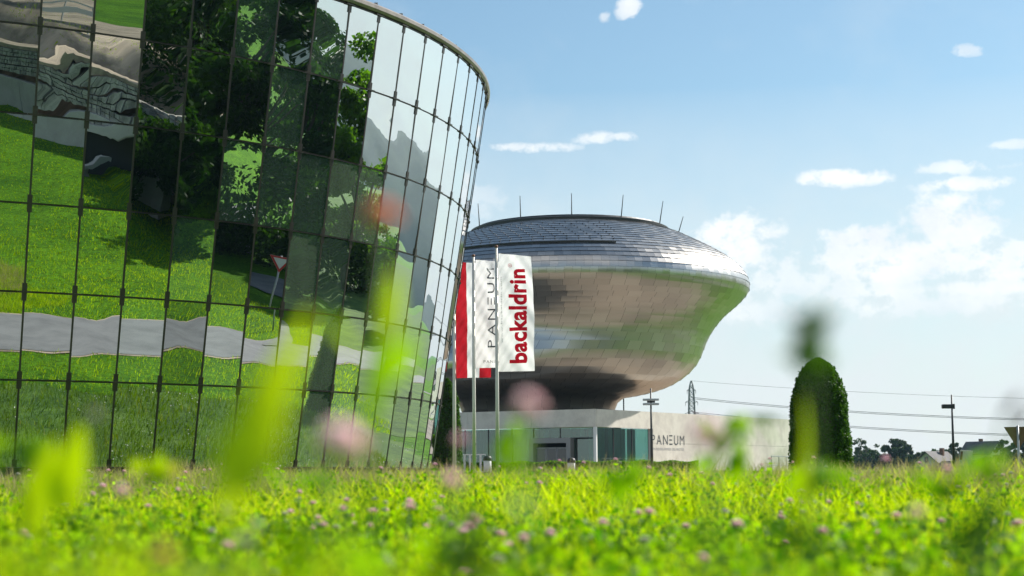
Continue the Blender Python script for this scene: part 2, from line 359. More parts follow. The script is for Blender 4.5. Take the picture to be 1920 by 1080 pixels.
gx, gy = np.meshgrid(np.linspace(9, 90, 55), np.linspace(60, 150, 60), indexing='ij'); Ig = np.arange(gx.size).reshape(gx.shape)
tag(mesh_np('hull_reflection_ground', np.stack([gx, gy, H(gx, gy)+.014], -1).reshape(-1, 3), np.stack([Ig[:-1, :-1], Ig[1:, :-1], Ig[1:, 1:], Ig[:-1, 1:]], -1).reshape(-1, 4), M['verge'], smooth=True), kind='structure')  # added unseen sheet, dark so the hull mirrors less bright green
mb = MB(); mb.add([(90, 93, .714), (600, 93, .714), (600, 600, .714), (90, 600, .714)], [(0,1,2,3)]); tag(mb.build('hull_reflection_far_ground', M['verge']), kind='structure')  # unseen continuation of that added sheet, darkening the hull's right flank
# distant wooded hills, right of the view, mirrored in the glass
def hills(name, az0, az1, dist, h, seed):
    r = np.random.default_rng(seed); n = 160; A = np.linspace(az0, az1, n); V = []; prof = np.zeros(n)
    for k in range(1, 9): prof += np.sin(np.linspace(0, 1, n)*k*7+r.uniform(0, 6))*r.uniform(.4, 1)/k
    prof = (.78+.18*prof)*np.clip(np.minimum(np.linspace(0, 7, n), np.linspace(7, 0, n)), 0, 1)**.7
    m = 14
    for j in range(m):
        s = j/(m-1); rad = dist+s*dist*.35
        for i in range(n): V.append((rad*math.sin(R(A[i])), rad*math.cos(R(A[i])), -2+h*prof[i]*math.sin(s*math.pi/2)**.8+r.uniform(-1, 1)*h*.02*(j > 0)))
    I = np.arange(n*m).reshape(m, n); f = np.stack([I[:-1, :-1], I[:-1, 1:], I[1:, 1:], I[1:, :-1]], -1).reshape(-1, 4)
    tag(mesh_np(name, V, f, M['hill'], smooth=True), kind='structure')
hills('hills', 30, 100, 1750, 165, 3)

# ------------------------------------------------------------------ glass building
CX, CY, R1, KC, ST, PH, Z1 = -19.69, 54.24, 17.4, .151, .0655, .5042, EYE+2.31
def rad(r): return R1+KC*2*(r-1)
def cyl(i, r, off=0.0):
    a = PH+ST*i; q = rad(r)+off
    return Vector((CX+q*math.sin(a), CY-q*math.cos(a), Z1+2*(r-1)))
gb = empty('glass_building', (CX, CY, 0), 'round mirror glass building flaring outward to a metal rim, left of the flags', 'building')
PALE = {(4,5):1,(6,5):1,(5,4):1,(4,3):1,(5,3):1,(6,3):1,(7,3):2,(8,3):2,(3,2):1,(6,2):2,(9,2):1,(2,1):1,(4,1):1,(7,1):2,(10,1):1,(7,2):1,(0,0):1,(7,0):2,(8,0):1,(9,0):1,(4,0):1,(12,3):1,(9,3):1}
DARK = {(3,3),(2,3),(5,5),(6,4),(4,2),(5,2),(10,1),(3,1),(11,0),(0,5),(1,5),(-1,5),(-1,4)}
def pane(i, r, seed, bow):
    g = np.random.default_rng(seed); nu, nv = 7, 11; gap = .022
    p00, p10, p11, p01 = cyl(i, r), cyl(i+1, r), cyl(i+1, r+1), cyl(i, r+1)
    nrm = (p10-p00).cross(p01-p00).normalized()
    jm = 3.0 if 3 <= i <= 11 and r >= 1 else 1.0; tu, tv = g.normal(0, .0016)*jm, g.normal(0, .0017)*jm
    a1, a2, ph1, ph2 = g.normal(0, .0006), g.normal(0, .0005), g.uniform(0, 6), g.uniform(0, 6)
    V = []
    for v in range(nv):
        for u in range(nu):
            s = gap/1.14+(1-2*gap/1.14)*u/(nu-1); t = gap/2+(1-gap)*v/(nv-1)
            p = (p00*(1-s)+p10*s)*(1-t)+(p01*(1-s)+p11*s)*t
            d = bow*(1-(2*s-1)**2)*(1-(2*t-1)**2)+a1*math.sin(t*7+ph1)+a2*math.sin(t*11+s*5+ph2)+tu*(s-.5)*1.1+tv*(t-.5)*2
            V.append(p+nrm*d)
    I = np.arange(nu*nv).reshape(nv, nu); f = np.stack([I[:-1, :-1], I[:-1, 1:], I[1:, 1:], I[1:, :-1]], -1).reshape(-1, 4)
    return [tuple(v) for v in V], f.tolist()
MIR = [M['mirror'], M['mirror_dark'], M['mirror_pale'], M['mirror_milky']]
rest = MB(); seen = {(i, r) for i in range(-1, 16) for r in range(6)}-{(15, 0), (15, 1)}
for i in range(-48, 48):
    for r in range(6):
        g = np.random.default_rng(i*91+r*7+9000)
        V, f = pane(i, r, i*17+r*131+1000, g.normal(.0004, .0012))
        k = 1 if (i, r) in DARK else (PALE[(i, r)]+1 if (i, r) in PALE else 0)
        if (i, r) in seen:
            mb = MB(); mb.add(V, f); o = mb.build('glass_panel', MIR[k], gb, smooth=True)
            if k >= 2: o['label'] = 'pale misted glass panel'
        elif (i, r) not in seen: rest.add(V, f, 0)
tag(rest.build('glass_cladding', M['mirror'], gb, smooth=True), kind='stuff')
fr = MB()
for i in range(-48, 48):
    vis = -3 <= i <= 18
    for r in range(7):
        p = cyl(i, r, .0); out = Vector((math.sin(PH+ST*i), -math.cos(PH+ST*i), -KC)).normalized()
        if r < 6: fr.bar(p, cyl(i, r+1, .0), .044, .024, up=out)
        fr.bar(cyl(i, r, -.002), cyl(i+1, r, -.002), .02, .050, up=out)
        if vis:
            q = cyl(i, r+.1, .004) if r < 6 else p; w = cyl(i, r-.1, .004)
            fr.bar(w, q, .11, .034, up=out)
            fr.bar(cyl(i-.14, r, .004), cyl(i+.14, r, .004), .036, .10, up=out)
fr.build('glazing_frame', M['mull'], gb)
# coping: a ring swept on the rim, with small bolts
cp = MB(); n = 192
def ringsweep(mb, prof, n=192):
    vs = []; fs = []; k = len(prof)
    for a in range(n):
        t = 2*math.pi*a/n
        for (rr, z) in prof: vs.append((CX+rr*math.sin(t), CY-rr*math.cos(t), z))
    for a in range(n):
        for j in range(k): fs.append((a*k+j, a*k+(j+1) % k, ((a+1) % n)*k+(j+1) % k, ((a+1) % n)*k+j))
    mb.add(vs, fs)
rr = rad(6); zt = Z1+10
ringsweep(cp, [(rr-.5, zt+.035), (rr+.06, zt+.035), (rr+.11, zt+.10), (rr+.115, zt+.19), (rr+.03, zt+.26), (rr-.5, zt+.23)])
for i in range(-2, 18):
    p = cyl(i, 6, -.1); cp.box((p.x, p.y, zt+.30), (.09, .09, .10))
cp.build('coping', M['coping'], gb, smooth=False)
rf = MB(); rf.lathe((CX, CY, 0), [(rad(0)-.12, .0), (rad(0)-.12, .70), (rad(0)-.1, .72), (rad(0)-.35, .9), (rr-.55, zt-.2), (rr-.55, zt+.1), (.1, zt+.15)], 96)
rf.build('roof', M['interior'], gb)
pl = MB(); pl.lathe((CX, CY, 0), [(rad(0)-.06, -.1), (rad(0)-.06, .74), (rad(0)-.2, .74)], 96); pl.build('plinth', M['darkmetal'], gb)

# ------------------------------------------------------------------ exhibition ship + hall
SC = 138.0
def pz(y): return (898-y)/F*SC+EYE
def pr(p): return p/F*SC
prof = [(437,1070,183),(448,1070,214),(462,1070,242),(477,1070,271),(494,1070,299),(506,1070,314),(517,1070,325),(528,1070,332),(540,1070,336.5),(549,1069,337),(557,1069,335),(566,1068,328),
        (578,1067,317),(590,1065,304),(605,1062,290),(621,1058,282),(640,1051,276),(660,1042,277),(680,1032,279),(698,1023,276),(712,1016,267),(724,1012,253),(733,1010,234),(740,1009,212),(745,1009,188),(749,1009,161),(752,1008,152),(762,1007,147),(775,1007,142),(792,1007,140)]
PR = [(Vector(((c-960)/F*SC, SC, 0)), pr(h), pz(y)) for y, c, h in prof]
arc = [0]
for a, b in zip(PR[:-1], PR[1:]): arc.append(arc[-1]+math.hypot(a[1]-b[1], a[2]-b[2]))
PA = np.array([(p[0].x, p[1], p[2]) for p in PR]); arc = np.array(arc)
def pf(s): return [np.interp(s, arc, PA[:, k]) for k in range(3)]
# smooth the profile
ss = np.linspace(0, arc[-1], 400); sm = np.stack(pf(ss), 1); ker = np.hanning(21); ker /= ker.sum()
smp = np.stack([np.convolve(np.pad(sm[:, k], 10, 'edge'), ker, 'valid') for k in range(3)], 1)
def pf(s): return [float(np.interp(s, ss, smp[:, k])) for k in range(3)]
hall_root = empty('exhibition_building', (6.05, 125, .7), 'steel clad ship shaped exhibition building on a low concrete hall with PANEUM lettering', 'building')
V = []; Fq = []; vary = []; NV = []
s = 0; row = 0; rowlist = []
while s < arc[-1]-.05:
    c, r, z = pf(s)
    st_ = .46 if z > 15.4 else (.52 if z > 13 else .66)
    rowlist.append((s, min(s+st_, arc[-1]))); s += st_
def spt(s, th, off):
    c, r, z = pf(s); c2, r2, z2 = pf(min(s+.05, arc[-1])); dr, dz = r2-r, z2-z; L = math.hypot(dr, dz) or 1
    nr, nz_ = -dz/L, dr/L
    wob = 1+.010*math.sin(3*th+z*.35)*(abs(math.sin(th)))
    return Vector((c+(r*wob+nr*off)*math.cos(th), SC+(r*wob+nr*off)*math.sin(th), z+nz_*off))
def snorm(s, th):
    a = spt(s, th+.01, 0)-spt(s, th-.01, 0); b = spt(min(s+.25, arc[-1]), th, 0)-spt(max(s-.25, 0), th, 0); n_ = b.cross(a).normalized()
    return n_ if n_.dot(Vector((math.cos(th), math.sin(th), 0))) > -.2 and n_.length > 0 and (spt(s, th, 1)-spt(s, th, 0)).dot(n_) > 0 else -n_
for k, (s0, s1) in enumerate(rowlist):
    c, r, z = pf(s0); w = .62 if z > 15.4 else 1.15
    n = int(2*math.pi*max(r, 4)/w); ph = (k % 2)*.5+rng.uniform(-.1, .1)
    for j in range(n):
        t0, t1 = 2*math.pi*(j+ph)/n, 2*math.pi*(j+1+ph)/n
        jt = rng.normal(0, .003 if z > 15.4 else .0024, 4); b = len(V)
        gp = (.004 if z > 15.4 else .009)/r; t0 += gp; t1 -= gp
        V += [spt(s0, t0, .0+jt[0]), spt(s0, t1, .0+jt[1]), spt(s1+.02, t1, .035+jt[2]), spt(s1+.02, t0, .035+jt[3])]
        Fq.append((b, b+1, b+2, b+3)); g = rng.uniform(0, 1); vary += [g]*4
        tl = Vector(rng.normal(0, .017, 3)); tg = (V[-1]-V[-4]).normalized(); hg = (V[-3]-V[-4]).normalized(); kb, kc = .055, .03
        NV += [(snorm(q_, t_)+tl+tg*u_*kb+hg*w_*kc).normalized() for q_, t_, u_, w_ in ((s0, t0, 1, 1), (s0, t1, 1, -1), (s1, t1, -1, -1), (s1, t0, -1, 1))]
o = mesh_np('shingled_hull', [tuple(v) for v in V], Fq, M['ship'], cols=vary, smooth=True); par(o, hall_root)
o.data.update(); fn = np.array([p_.normal[:] for p_ in o.data.polygons]); nv_ = np.array([v[:] for v in NV])
if (fn*nv_[::4]).sum(1).mean() < 0: o.data.flip_normals()
o.data.normals_split_custom_set_from_vertices([tuple(v) for v in nv_])
V = []; n = 72; m_ = 60
for k in range(m_):
    for j in range(n): V.append(tuple(spt(arc[-1]*k/(m_-1), 2*math.pi*j/n, -.05)))
I = np.arange(n*m_).reshape(m_, n); f = np.stack([I[:-1], np.roll(I, -1, 1)[:-1], np.roll(I, -1, 1)[1:], I[1:]], -1).reshape(-1, 4)
par(mesh_np('hull_core', V, f, M['darkmetal'], smooth=True), hall_root)
mb = MB(); cx0 = PR[0][0].x; r0 = PR[0][1]; z0 = PR[0][2]
mb.lathe((cx0, SC, z0), [(r0+.02, -.25), (r0+.16, -.15), (r0+.18, .14), (r0+.05, .20), (r0-.2, .22), (r0-.3, .36), (r0-.6, .40), (.2, .95)], 96)
mb.build('roof_rim', M['darkmetal'], hall_root)
for px, py, h, lean in ((899,412,40,-3),(976,405,32,-1),(1069,403,30,0),(1160,412,34,5),(1237,425,34,8),(1270,444,38,11)):
    p = at(px, py+8, SC-4); q_ = at(px+lean, py+8-h-6, SC-4)
    dx = p.x-cx0; dy = -math.sqrt(max(r0*r0-dx*dx, 0)) if abs(dx) < r0 else 0
    if px > 1260: p = at(px, py, SC); q_ = at(px+lean, py-h, SC)
    else:
        p = Vector((p.x, SC+dy*.96, z0-.1)); q_ = p+Vector((lean/F*SC, 0, 2.1))
    mb = MB(); mb.tube([p, q_], [.05, .025], 6); mb.box(p, (.22, .22, .3)); mb.build('lightning_rod', M['darkmetal'], hall_root)
# snow guards: small dark studs on the lit shoulder, and the long gutter line
mb = MB()
for k in range(2, len(rowlist)):
    s0, s1 = rowlist[k]; c, r, z = pf(s0)
    if z < 18.1 or z > 19.9: continue
    n = int(2*math.pi*r/.85)
    for j in range(n):
        th = 2*math.pi*(j+(k % 2)*.5)/n
        if R(205) < th < R(286): mb.box(spt(s0+.12, th, .04), (.085, .085, .05), rz=th)
tag(mb.build('snow_guards', M['darkmetal'], hall_root), kind='stuff')
mb = MB(); sg = float(np.interp(-17.75, -smp[:, 2], ss))
mb.tube([spt(sg, R(a), .06) for a in range(195, 284, 2)], .075, 6); mb.build('gutter', M['darkmetal'], hall_root)

CN = Vector((6.05, 125, 0)); DL = Vector((-9.91, 5, 0)).normalized(); DR = Vector((18.65, 27, 0)).normalized()
NL = Vector((DL.y, -DL.x, 0)); NL = -NL if NL.y > 0 else NL
NR = Vector((DR.y, -DR.x, 0))
HT = 5.45
def wall_box(mb, o, d, nrm, a0, a1, z0_, z1_, t=.4, off=0, m=0):
    p = [o+d*a+nrm*(off-b) for a, b in ((a0, 0), (a1, 0), (a1, t), (a0, t))]
    vs = [Vector((v.x, v.y, z)) for z in (z0_, z1_) for v in p]
    mb.add(vs, [(3,2,1,0),(4,5,6,7),(0,1,5,4),(1,2,6,5),(2,3,7,6),(3,0,4,7)], m)
mb = MB()
for a0, a1 in ((.0, 5.2), (5.22, 10.6), (10.62, 17), (17.02, 30)): wall_box(mb, CN, DL, NL, a0, a1, 4.15, HT)
wall_box(mb, CN, DR, NR, .12, 8.3, 4.15, HT)
mb.build('fascia', M['concrete'], hall_root)
mb = MB()
for a0, a1 in ((8.32, 16.2), (16.22, 24), (24.02, 33), (33.02, 41)):
    wall_box(mb, CN, DR, NR, a0, a1, 0.2, 3.05); wall_box(mb, CN, DR, NR, a0, a1, 3.07, HT)
mb.build('wall', M['concrete'], hall_root)
mb = MB(); 
vs = [CN+DL*.3+DR*.3-Vector((0,0,0)), CN+DR*40.8-NR*.2, CN+DR*40.8+DL*30, CN+DL*29.8+DR*.3]
mb.add([Vector((v.x, v.y, HT-.12)) for v in vs], [(0,1,2,3)]); mb.build('roof', M['roofbrown'], hall_root)
mb = MB()
wall_box(mb, CN, DL, NL, .0, .22, .5, 4.15, .22, -.02); wall_box(mb, CN, DR, NR, 8.1, 8.3, .5, 4.15, .3, -.05)
mb.build('column', M['white'], hall_root)
# interior: floor, back walls, curtains, glazing
mb = MB(); wall_box(mb, CN, DL, NL, .2, 30, .4, 4.2, .1, -5.0); wall_box(mb, CN, DR, NR, .2, 8.2, .4, 4.2, .1, -5)
mb.build('interior_wall', M['interior'], hall_root)
def curtain(o, d, nrm, a0, a1, off, z0_=.75, z1_=4.1):
    n = int((a1-a0)/.07); V = []
    for k in range(n+1):
        p = o+d*(a0+(a1-a0)*k/n)+nrm*(off+.06*math.sin(k*1.9)+.03*math.sin(k*.7))
        V += [(p.x, p.y, z0_), (p.x, p.y, z1_)]
    fq = [(2*k, 2*k+2, 2*k+3, 2*k+1) for k in range(n)]
    par(mesh_np('curtain', V, fq, M['curtain'], smooth=True), hall_root)
curtain(CN, DR, NR, .4, 2.6, -.9); curtain(CN, DR, NR, 3.2, 5.6, -.9); curtain(CN, DR, NR, 5.9, 7.1, -.9)
curtain(CN, DL, NL, 5.4, 6.9, -.9); curtain(CN, DL, NL, 8, 10.5, -1); curtain(CN, DL, NL, 14, 16, -1)
def glazing(o, d, nrm, cuts, z0_, z1_, off=-.28):
    for a0, a1 in zip(cuts[:-1], cuts[1:]):
        mb = MB(); wall_box(mb, o, d, nrm, a0+.03, a1-.03, z0_, z1_, .03, off); g = mb.build('window', M['hallglass'], hall_root)
        mb = MB(); wall_box(mb, o, d, nrm, a0-.03, a0+.028, z0_, z1_, .1, off+.03); wall_box(mb, o, d, nrm, a0+.03, a1-.03, z0_-.06, z0_-.003, .1, off+.03)
        f_ = mb.build('window_frame', M['darkmetal']); f_.parent = g
glazing(CN, DR, NR, [.2, 2.9, 5.6, 8.1], .8, 4.12)
glazing(CN, DL, NL, [.25, 1.9], .8, 3.28); glazing(CN, DL, NL, [.25, 3, 5.2], 3.4, 4.12); glazing(CN, DL, NL, [5.2, 7, 9, 11, 13, 15, 18, 22, 27], .8, 4.12)
mb = MB()                                    # grey entrance portal
wall_box(mb, CN, DL, NL, 1.9, 5.3, 3.0, 3.38, .9, .35); wall_box(mb, CN, DL, NL, 1.9, 2.25, .6, 2.998, .9, .35); wall_box(mb, CN, DL, NL, 4.95, 5.3, .6, 2.998, .9, .35)
mb.build('portal', M['portal'], hall_root, bevel=.01)
for a in (2.3, 3.18, 4.06):
    mb = MB(); wall_box(mb, CN, DL, NL, a+.06, a+.80, .8, 2.6, .03, -.02); d_ = mb.build('door', M['window'], hall_root)
    mb = MB()
    for b0, b1, zz0, zz1 in ((a, a+.058, .75, 2.7), (a+.802, a+.86, .75, 2.7), (a+.06, a+.80, 2.602, 2.7)): wall_box(mb, CN, DL, NL, b0, b1, zz0, zz1, .07, 0)
    f_ = mb.build('door_frame', M['portal']); f_.parent = d_
# coloured panels added inside, imitating reflections in the upper lights
for a, w, z_, h, c in ((.6,.5,3.45,.6,'red'),(1.3,.35,3.5,.5,'white'),(2.0,.3,3.4,.45,'red'),(3.4,.6,3.5,.5,'rust'),(4.2,.4,3.45,.6,'white')):
    mb = MB(); wall_box(mb, CN, DL, NL, a, a+w, z_, z_+h, .05, -.8); mb.build('reflection_panel', M[c], hall_root)
# roof mast
mb = MB(); p = CN+DR*9-NR*3; mb.tube([(p.x, p.y, 5.3), (p.x, p.y, 6.6)], .05, 6); mb.build('roof_mast', M['darkmetal'], hall_root)

# text as flat mesh laid on a mapped surface
def text_mesh(body, size, off=0.0, spacing=1.0, sub=0, triE=False):
    cu = bpy.data.curves.new('t', 'FONT'); cu.body = body; cu.size = size; cu.offset = off; cu.space_character = spacing
    cu.resolution_u = 4
    ob = bpy.data.objects.new('t', cu); COL.objects.link(ob); dg = bpy.context.evaluated_depsgraph_get(); dg.update()
    me = bpy.data.meshes.new_from_object(ob.evaluated_get(dg)); bpy.data.objects.remove(ob)
    bm = bmesh.new(); bm.from_mesh(me); bmesh.ops.triangulate(bm, faces=bm.faces)
    for k in range(sub):
        L = [e for e in bm.edges if e.calc_length() > .09]
        if not L: break
        bmesh.ops.subdivide_edges(bm, edges=L, cuts=1); bmesh.ops.triangulate(bm, faces=bm.faces)
    V = np.array([v.co[:] for v in bm.verts]); Fc = [[v.index for v in f.verts] for f in bm.faces]; bm.free(); bpy.data.meshes.remove(me)
    return V, np.array(Fc)
def bars_text(body, size, spacing):
    """PAN=UM with the E drawn as three free bars"""
    parts = []; x = 0; V = []; Fc = []
    for ch in body:
        if ch == 'E':
            w = size*.42; b0 = sum(len(v) for v in V)
            for k, y in enumerate((0, .305, .61)):
                y0 = y*size; h = size*.085; ww = w*(1 if k != 1 else .85)
                vv = np.array([(x, y0, 0), (x+ww, y0, 0), (x+ww, y0+h, 0), (x, y0+h, 0)]); 
                b = sum(len(v) for v in V); V.append(vv); Fc += [(b, b+1, b+2), (b, b+2, b+3)]
            x += w+spacing*size; continue
        v, f = text_mesh(ch, size, -.004*size); b = sum(len(q_) for q_ in V); x0 = v[:, 0].min(); v = v.copy(); v[:, 0] += x-x0
        V.append(v); Fc += [tuple(int(k)+b for k in t) for t in f]; x = v[:, 0].max()+spacing*size
    return np.vstack(V), np.array(Fc)
M['letter_dark'] = mat('dark_lettering', (.06,.065,.075), .5)
M['letter_red'] = None
M['letter_grey'] = mat('grey_lettering', (.35,.36,.38), .6)
def fit(V, x0, x1, y0=None, y1=None):
    V = V.copy(); k = (x1-x0)/np.ptp(V[:, 0]); V[:, 0] = (V[:, 0]-V[:, 0].min())*k+x0
    ky = k if y1 is None else (y1-y0)/np.ptp(V[:, 1]); V[:, 1] = (V[:, 1]-V[:, 1].min())*ky+y0; return V
def a_at(px, off=0):                         # arclength along the right wall for a photo pixel column
    v = at(px, 830, 1.0); v = Vector((v.x, 1)); det = v.x*DR.y-v.y*DR.x
    return (v.y*CN.x-v.x*CN.y)/det if abs(det) > 1e-6 else 0
aL, aR = a_at(1222), a_at(1283)
v, f = bars_text('PANEUM', 1, .22); v = fit(v, aL, aR, 2.95, 3.72)
P3 = [CN+DR*x+NR*.012+Vector((0, 0, z)) for x, z, _ in v]; o = mesh_np('lettering', [tuple(p) for p in P3], f, M['letter_dark']); par(o, hall_root)
v, f = text_mesh('WUNDERKAMMER DES BROTES', 1, 0, 1.1); v = fit(v, aL+.1, aR-.1, 2.52, 2.72)
P3 = [CN+DR*x+NR*.012+Vector((0, 0, z)) for x, z, _ in v]; o = mesh_np('lettering', [tuple(p) for p in P3], f, M['letter_grey']); par(o, hall_root)

# ------------------------------------------------------------------ flags
def cloth():
    m = bpy.data.materials.new('flag_cloth_white'); m.use_nodes = True; t = m.node_tree; t.nodes.clear()
    d = t.nodes.new('ShaderNodeBsdfDiffuse'); d.inputs[0].default_value = (.84,.84,.84,1)
    l = t.nodes.new('ShaderNodeBsdfTranslucent'); l.inputs[0].default_value = (.86,.86,.86,1)
    s = t.nodes.new('ShaderNodeMixShader'); s.inputs[0].default_value = .5; t.links.new(d.outputs[0], s.inputs[1]); t.links.new(l.outputs[0], s.inputs[2])
    o = t.nodes.new('ShaderNodeOutputMaterial'); t.links.new(s.outputs[0], o.inputs[0]); return m
M['cloth'] = cloth()
M['cloth_red'] = cloth(); M['cloth_red'].name = 'flag_cloth_red'
for n_ in M['cloth_red'].node_tree.nodes:
    if n_.type in ('BSDF_DIFFUSE', 'BSDF_TRANSLUCENT'): n_.inputs[0].default_value = (.50,.018,.028,1)
M['letter_red'] = cloth(); M['letter_red'].name = 'red_lettering'
for n_ in M['letter_red'].node_tree.nodes:
    if n_.type in ('BSDF_DIFFUSE', 'BSDF_TRANSLUCENT'): n_.inputs[0].default_value = (.62,.012,.03,1)
def flagpole(px, ptop, Y, label):
    p = at(px, ptop, Y); hz = p.z; e = empty('flagpole', (p.x, Y, 0), label, 'flagpole', 'flagpoles beside the glass building')
    gz = float(H(p.x, Y))
    mb = MB(); mb.tube([(p.x, Y, gz-.2), (p.x, Y, gz+3), (p.x, Y, hz)], [.095, .085, .062], 16); mb.build('pole', M['alu'], e, smooth=True)
    mb = MB(); mb.lathe((p.x, Y, hz), [(.05, -.02), (.085, 0), (.09, .06), (.05, .10), (.01, .12)], 14); mb.build('cap', M['rust'], e, smooth=True)
    mb = MB(); mb.tube([(p.x, Y, gz+1.4), (p.x+.1, Y-.05, gz+1.4)], .03, 6); mb.build('cleat', M['darkmetal'], e)
    return p
class Banner:
    def __init__(s, p, Y, w, z0_, z1_, drop, ang, seed, amp=.05):
        s.x = p.x+.10; s.Y = Y; s.w = w; s.z0 = z0_; s.z1 = z1_; s.drop = drop; s.d = (math.cos(ang), math.sin(ang)); s.seed = seed; s.amp = amp
    def pt(s, u, v, off=0):                   # u across 0..1, v up 0..1
        n = (s.d[1], -s.d[0]); k = .35+.65*u
        rip = s.amp*k*(math.sin(u*5.2+v*9.5+s.seed)+.55*math.sin(u*9-v*17+s.seed*2)+.35*math.sin(v*31+u*14+s.seed))
        rip += .5*s.amp*math.sin(v*52-u*26+s.seed)*(1-u)
        z = s.z0+(s.z1-s.z0)*v-s.drop*u*v**3
        # the outer edge pulls in a little towards the top
        x = s.x+s.d[0]*s.w*u*(1-.07*v*v*v)+n[0]*(rip+off); y = s.Y+s.d[1]*s.w*u+n[1]*(rip+off)
        return (x, y, z)
    def mesh(s, name, mats, stripe=None):
        nu, nv = 40, 130; V = [s.pt(u/nu, v/nv) for v in range(nv+1) for u in range(nu+1)]
        I = np.arange(len(V)).reshape(nv+1, nu+1); f = np.stack([I[:-1, :-1], I[:-1, 1:], I[1:, 1:], I[1:, :-1]], -1)
        mi = np.zeros((nv, nu), int)
        if stripe: 
            for k in range(nu):
                if (k+.5)/nu < stripe[0] or (k+.5)/nu > stripe[1]: mi[:, k] = 1
        return mesh_np(name, V, f.reshape(-1, 4), mats, smooth=True, midx=mi.ravel())
    def text(s, V, Fc, m, parent, off=.012):  # V in flag coordinates (metres from lower left)
        H_ = s.z1-s.z0; P = [s.pt(x/s.w, y/H_, off) for x, y, _ in V]
        o = mesh_np('lettering', P, Fc, m); o.parent = parent; return o
def rot90(V): return np.c_[-V[:, 1], V[:, 0], V[:, 2]]
def vert_text(V, ua, ub, va, vb):
    ua, ub, va, vb = ua*KF, ub*KF, va*KF, vb*KF             # upright text -> reads upward, fitted to box u in [ua,ub], v in [va,vb]
    W = rot90(V); W[:, 0] = (W[:, 0]-W[:, 0].min())/np.ptp(W[:, 0])*(ub-ua)+ua; W[:, 1] = (W[:, 1]-W[:, 1].min())/np.ptp(W[:, 1])*(vb-va)+va; return W
Y3, Y2, Y1 = 80.0, 82.5, 85.0; KF = 80/59
p3 = flagpole(930.5, 464, Y3, 'nearest tall pole, carrying the white banner with red lettering')
p2 = flagpole(887.5, 481, Y2, 'middle pole with a brown cap, carrying the white banner with grey lettering')
p1 = flagpole(851, 497, Y1, 'pole half hidden by the glass building, carrying the red and white banner')
B3 = Banner(p3, Y3, 1.26*KF, at(935, 697, Y3).z, at(935, 475, Y3).z, .22, R(-14), 1.2, .075)
o3 = tag(B3.mesh('banner', [M['cloth']]), 'white banner with red backaldrin lettering on the nearest pole', 'flag', 'banners on the flagpoles')
hh = B3.z1-B3.z0
v, f = text_mesh('backaldrin', 1, .036, 1.06, sub=5)
B3.text(vert_text(v, .37, 1.02, .28, 3.62), f, M['letter_red'], o3)
v, f = text_mesh('®', 1, 0, 1, sub=1); B3.text(vert_text(v, .36, .50, 3.66, 3.80), f, M['letter_red'], o3)
v, f = text_mesh('www.backaldrin.com', 1, 0, 1.1, sub=1); B3.text(vert_text(v, .07, .13, 1.0, 3.3), f, M['letter_grey'], o3)
B2 = Banner(p2, Y2, 1.12*KF, at(890, 690, Y2).z, at(890, 487, Y2).z, .15, R(-10), 3.3, .075)
o2 = tag(B2.mesh('banner', [M['cloth']]), 'white banner with thin grey PANEUM lettering on the middle pole', 'flag', 'banners on the flagpoles')
v, f = bars_text('PANEUM', 1, .25); B2.text(vert_text(v, .44, .72, .72, 3.62), f, M['letter_dark'], o2)
v, f = bars_text('PANEUM', 1, .22); v = fit(v, .28*KF, 1.0*KF, .17*KF, .27*KF); B2.text(v, f, M['letter_dark'], o2)
v, f = text_mesh('WUNDERKAMMER DES BROTES', 1, 0, 1.1, sub=1); B2.text(vert_text(v, .86, .93, .75, 3.5), f, M['letter_grey'], o2)
B1 = Banner(p1, Y1, 1.30*KF, at(852, 709, Y1).z, at(852, 491, Y1).z, .15, R(-12), 5.1, .075)
o1 = tag(B1.mesh('banner', [M['cloth'], M['cloth_red']], (.33, .67)), 'red white red striped banner behind the other two', 'flag', 'banners on the flagpoles')

# ------------------------------------------------------------------ foliage makers
def leaf_quads(C, size, r, up=.3, aspect=.6, fold=False):
    n = len(C); a = r.normal(size=(n, 3)); a /= np.linalg.norm(a, axis=1)[:, None]
    b = r.normal(size=(n, 3)); b -= a*(a*b).sum(1)[:, None]; b /= np.linalg.norm(b, axis=1)[:, None]
    s = (size*r.uniform(.6, 1.35, n))[:, None]
    V = np.stack([C-a*s, C+b*s*aspect, C+a*s, C-b*s*aspect], 1).reshape(-1, 3)
    return V, np.arange(4*n).reshape(n, 4)
def crown_mesh(name, seed, h, w, trunk, nclump, nleaf, lsize, m, cone=False, spread=.9):
    r = np.random.default_rng(seed); C = []; vary = []; cl = []
    for k in range(nclump):
        for _ in range(30):
            u = r.normal(size=3); u /= np.linalg.norm(u); q_ = r.uniform(.25, 1)**.6
            p = np.array([u[0]*w/2*q_, u[1]*w/2*q_, trunk+(h-trunk)*(.5+.5*u[2]*q_)])
            t = (p[2]-trunk)/(h-trunk)
            lim = (w/2)*((1-t)**.8 if cone else math.sqrt(max(.02, 1-(2*t-.85)**2/1.4)))
            if np.hypot(p[0], p[1]) <= lim: break
        cr = r.uniform(.09, .19)*w*spread; k_ = max(20, int(nleaf/nclump*r.uniform(.5, 1.5)))
        d = r.normal(size=(k_, 3)); d /= np.linalg.norm(d, axis=1)[:, None]; d *= (r.uniform(0, 1, k_)**.45)[:, None]*cr; d[:, 2] *= .7
        C.append(p+d); vary.append(np.clip(r.uniform(.0, .75)+r.normal(0, .2, k_), 0, 1)); cl.append(p)
    C = np.vstack(C); vary = np.concatenate(vary); V, Fc = leaf_quads(C, lsize, r)
    return V, Fc, np.repeat(vary, 4), cl
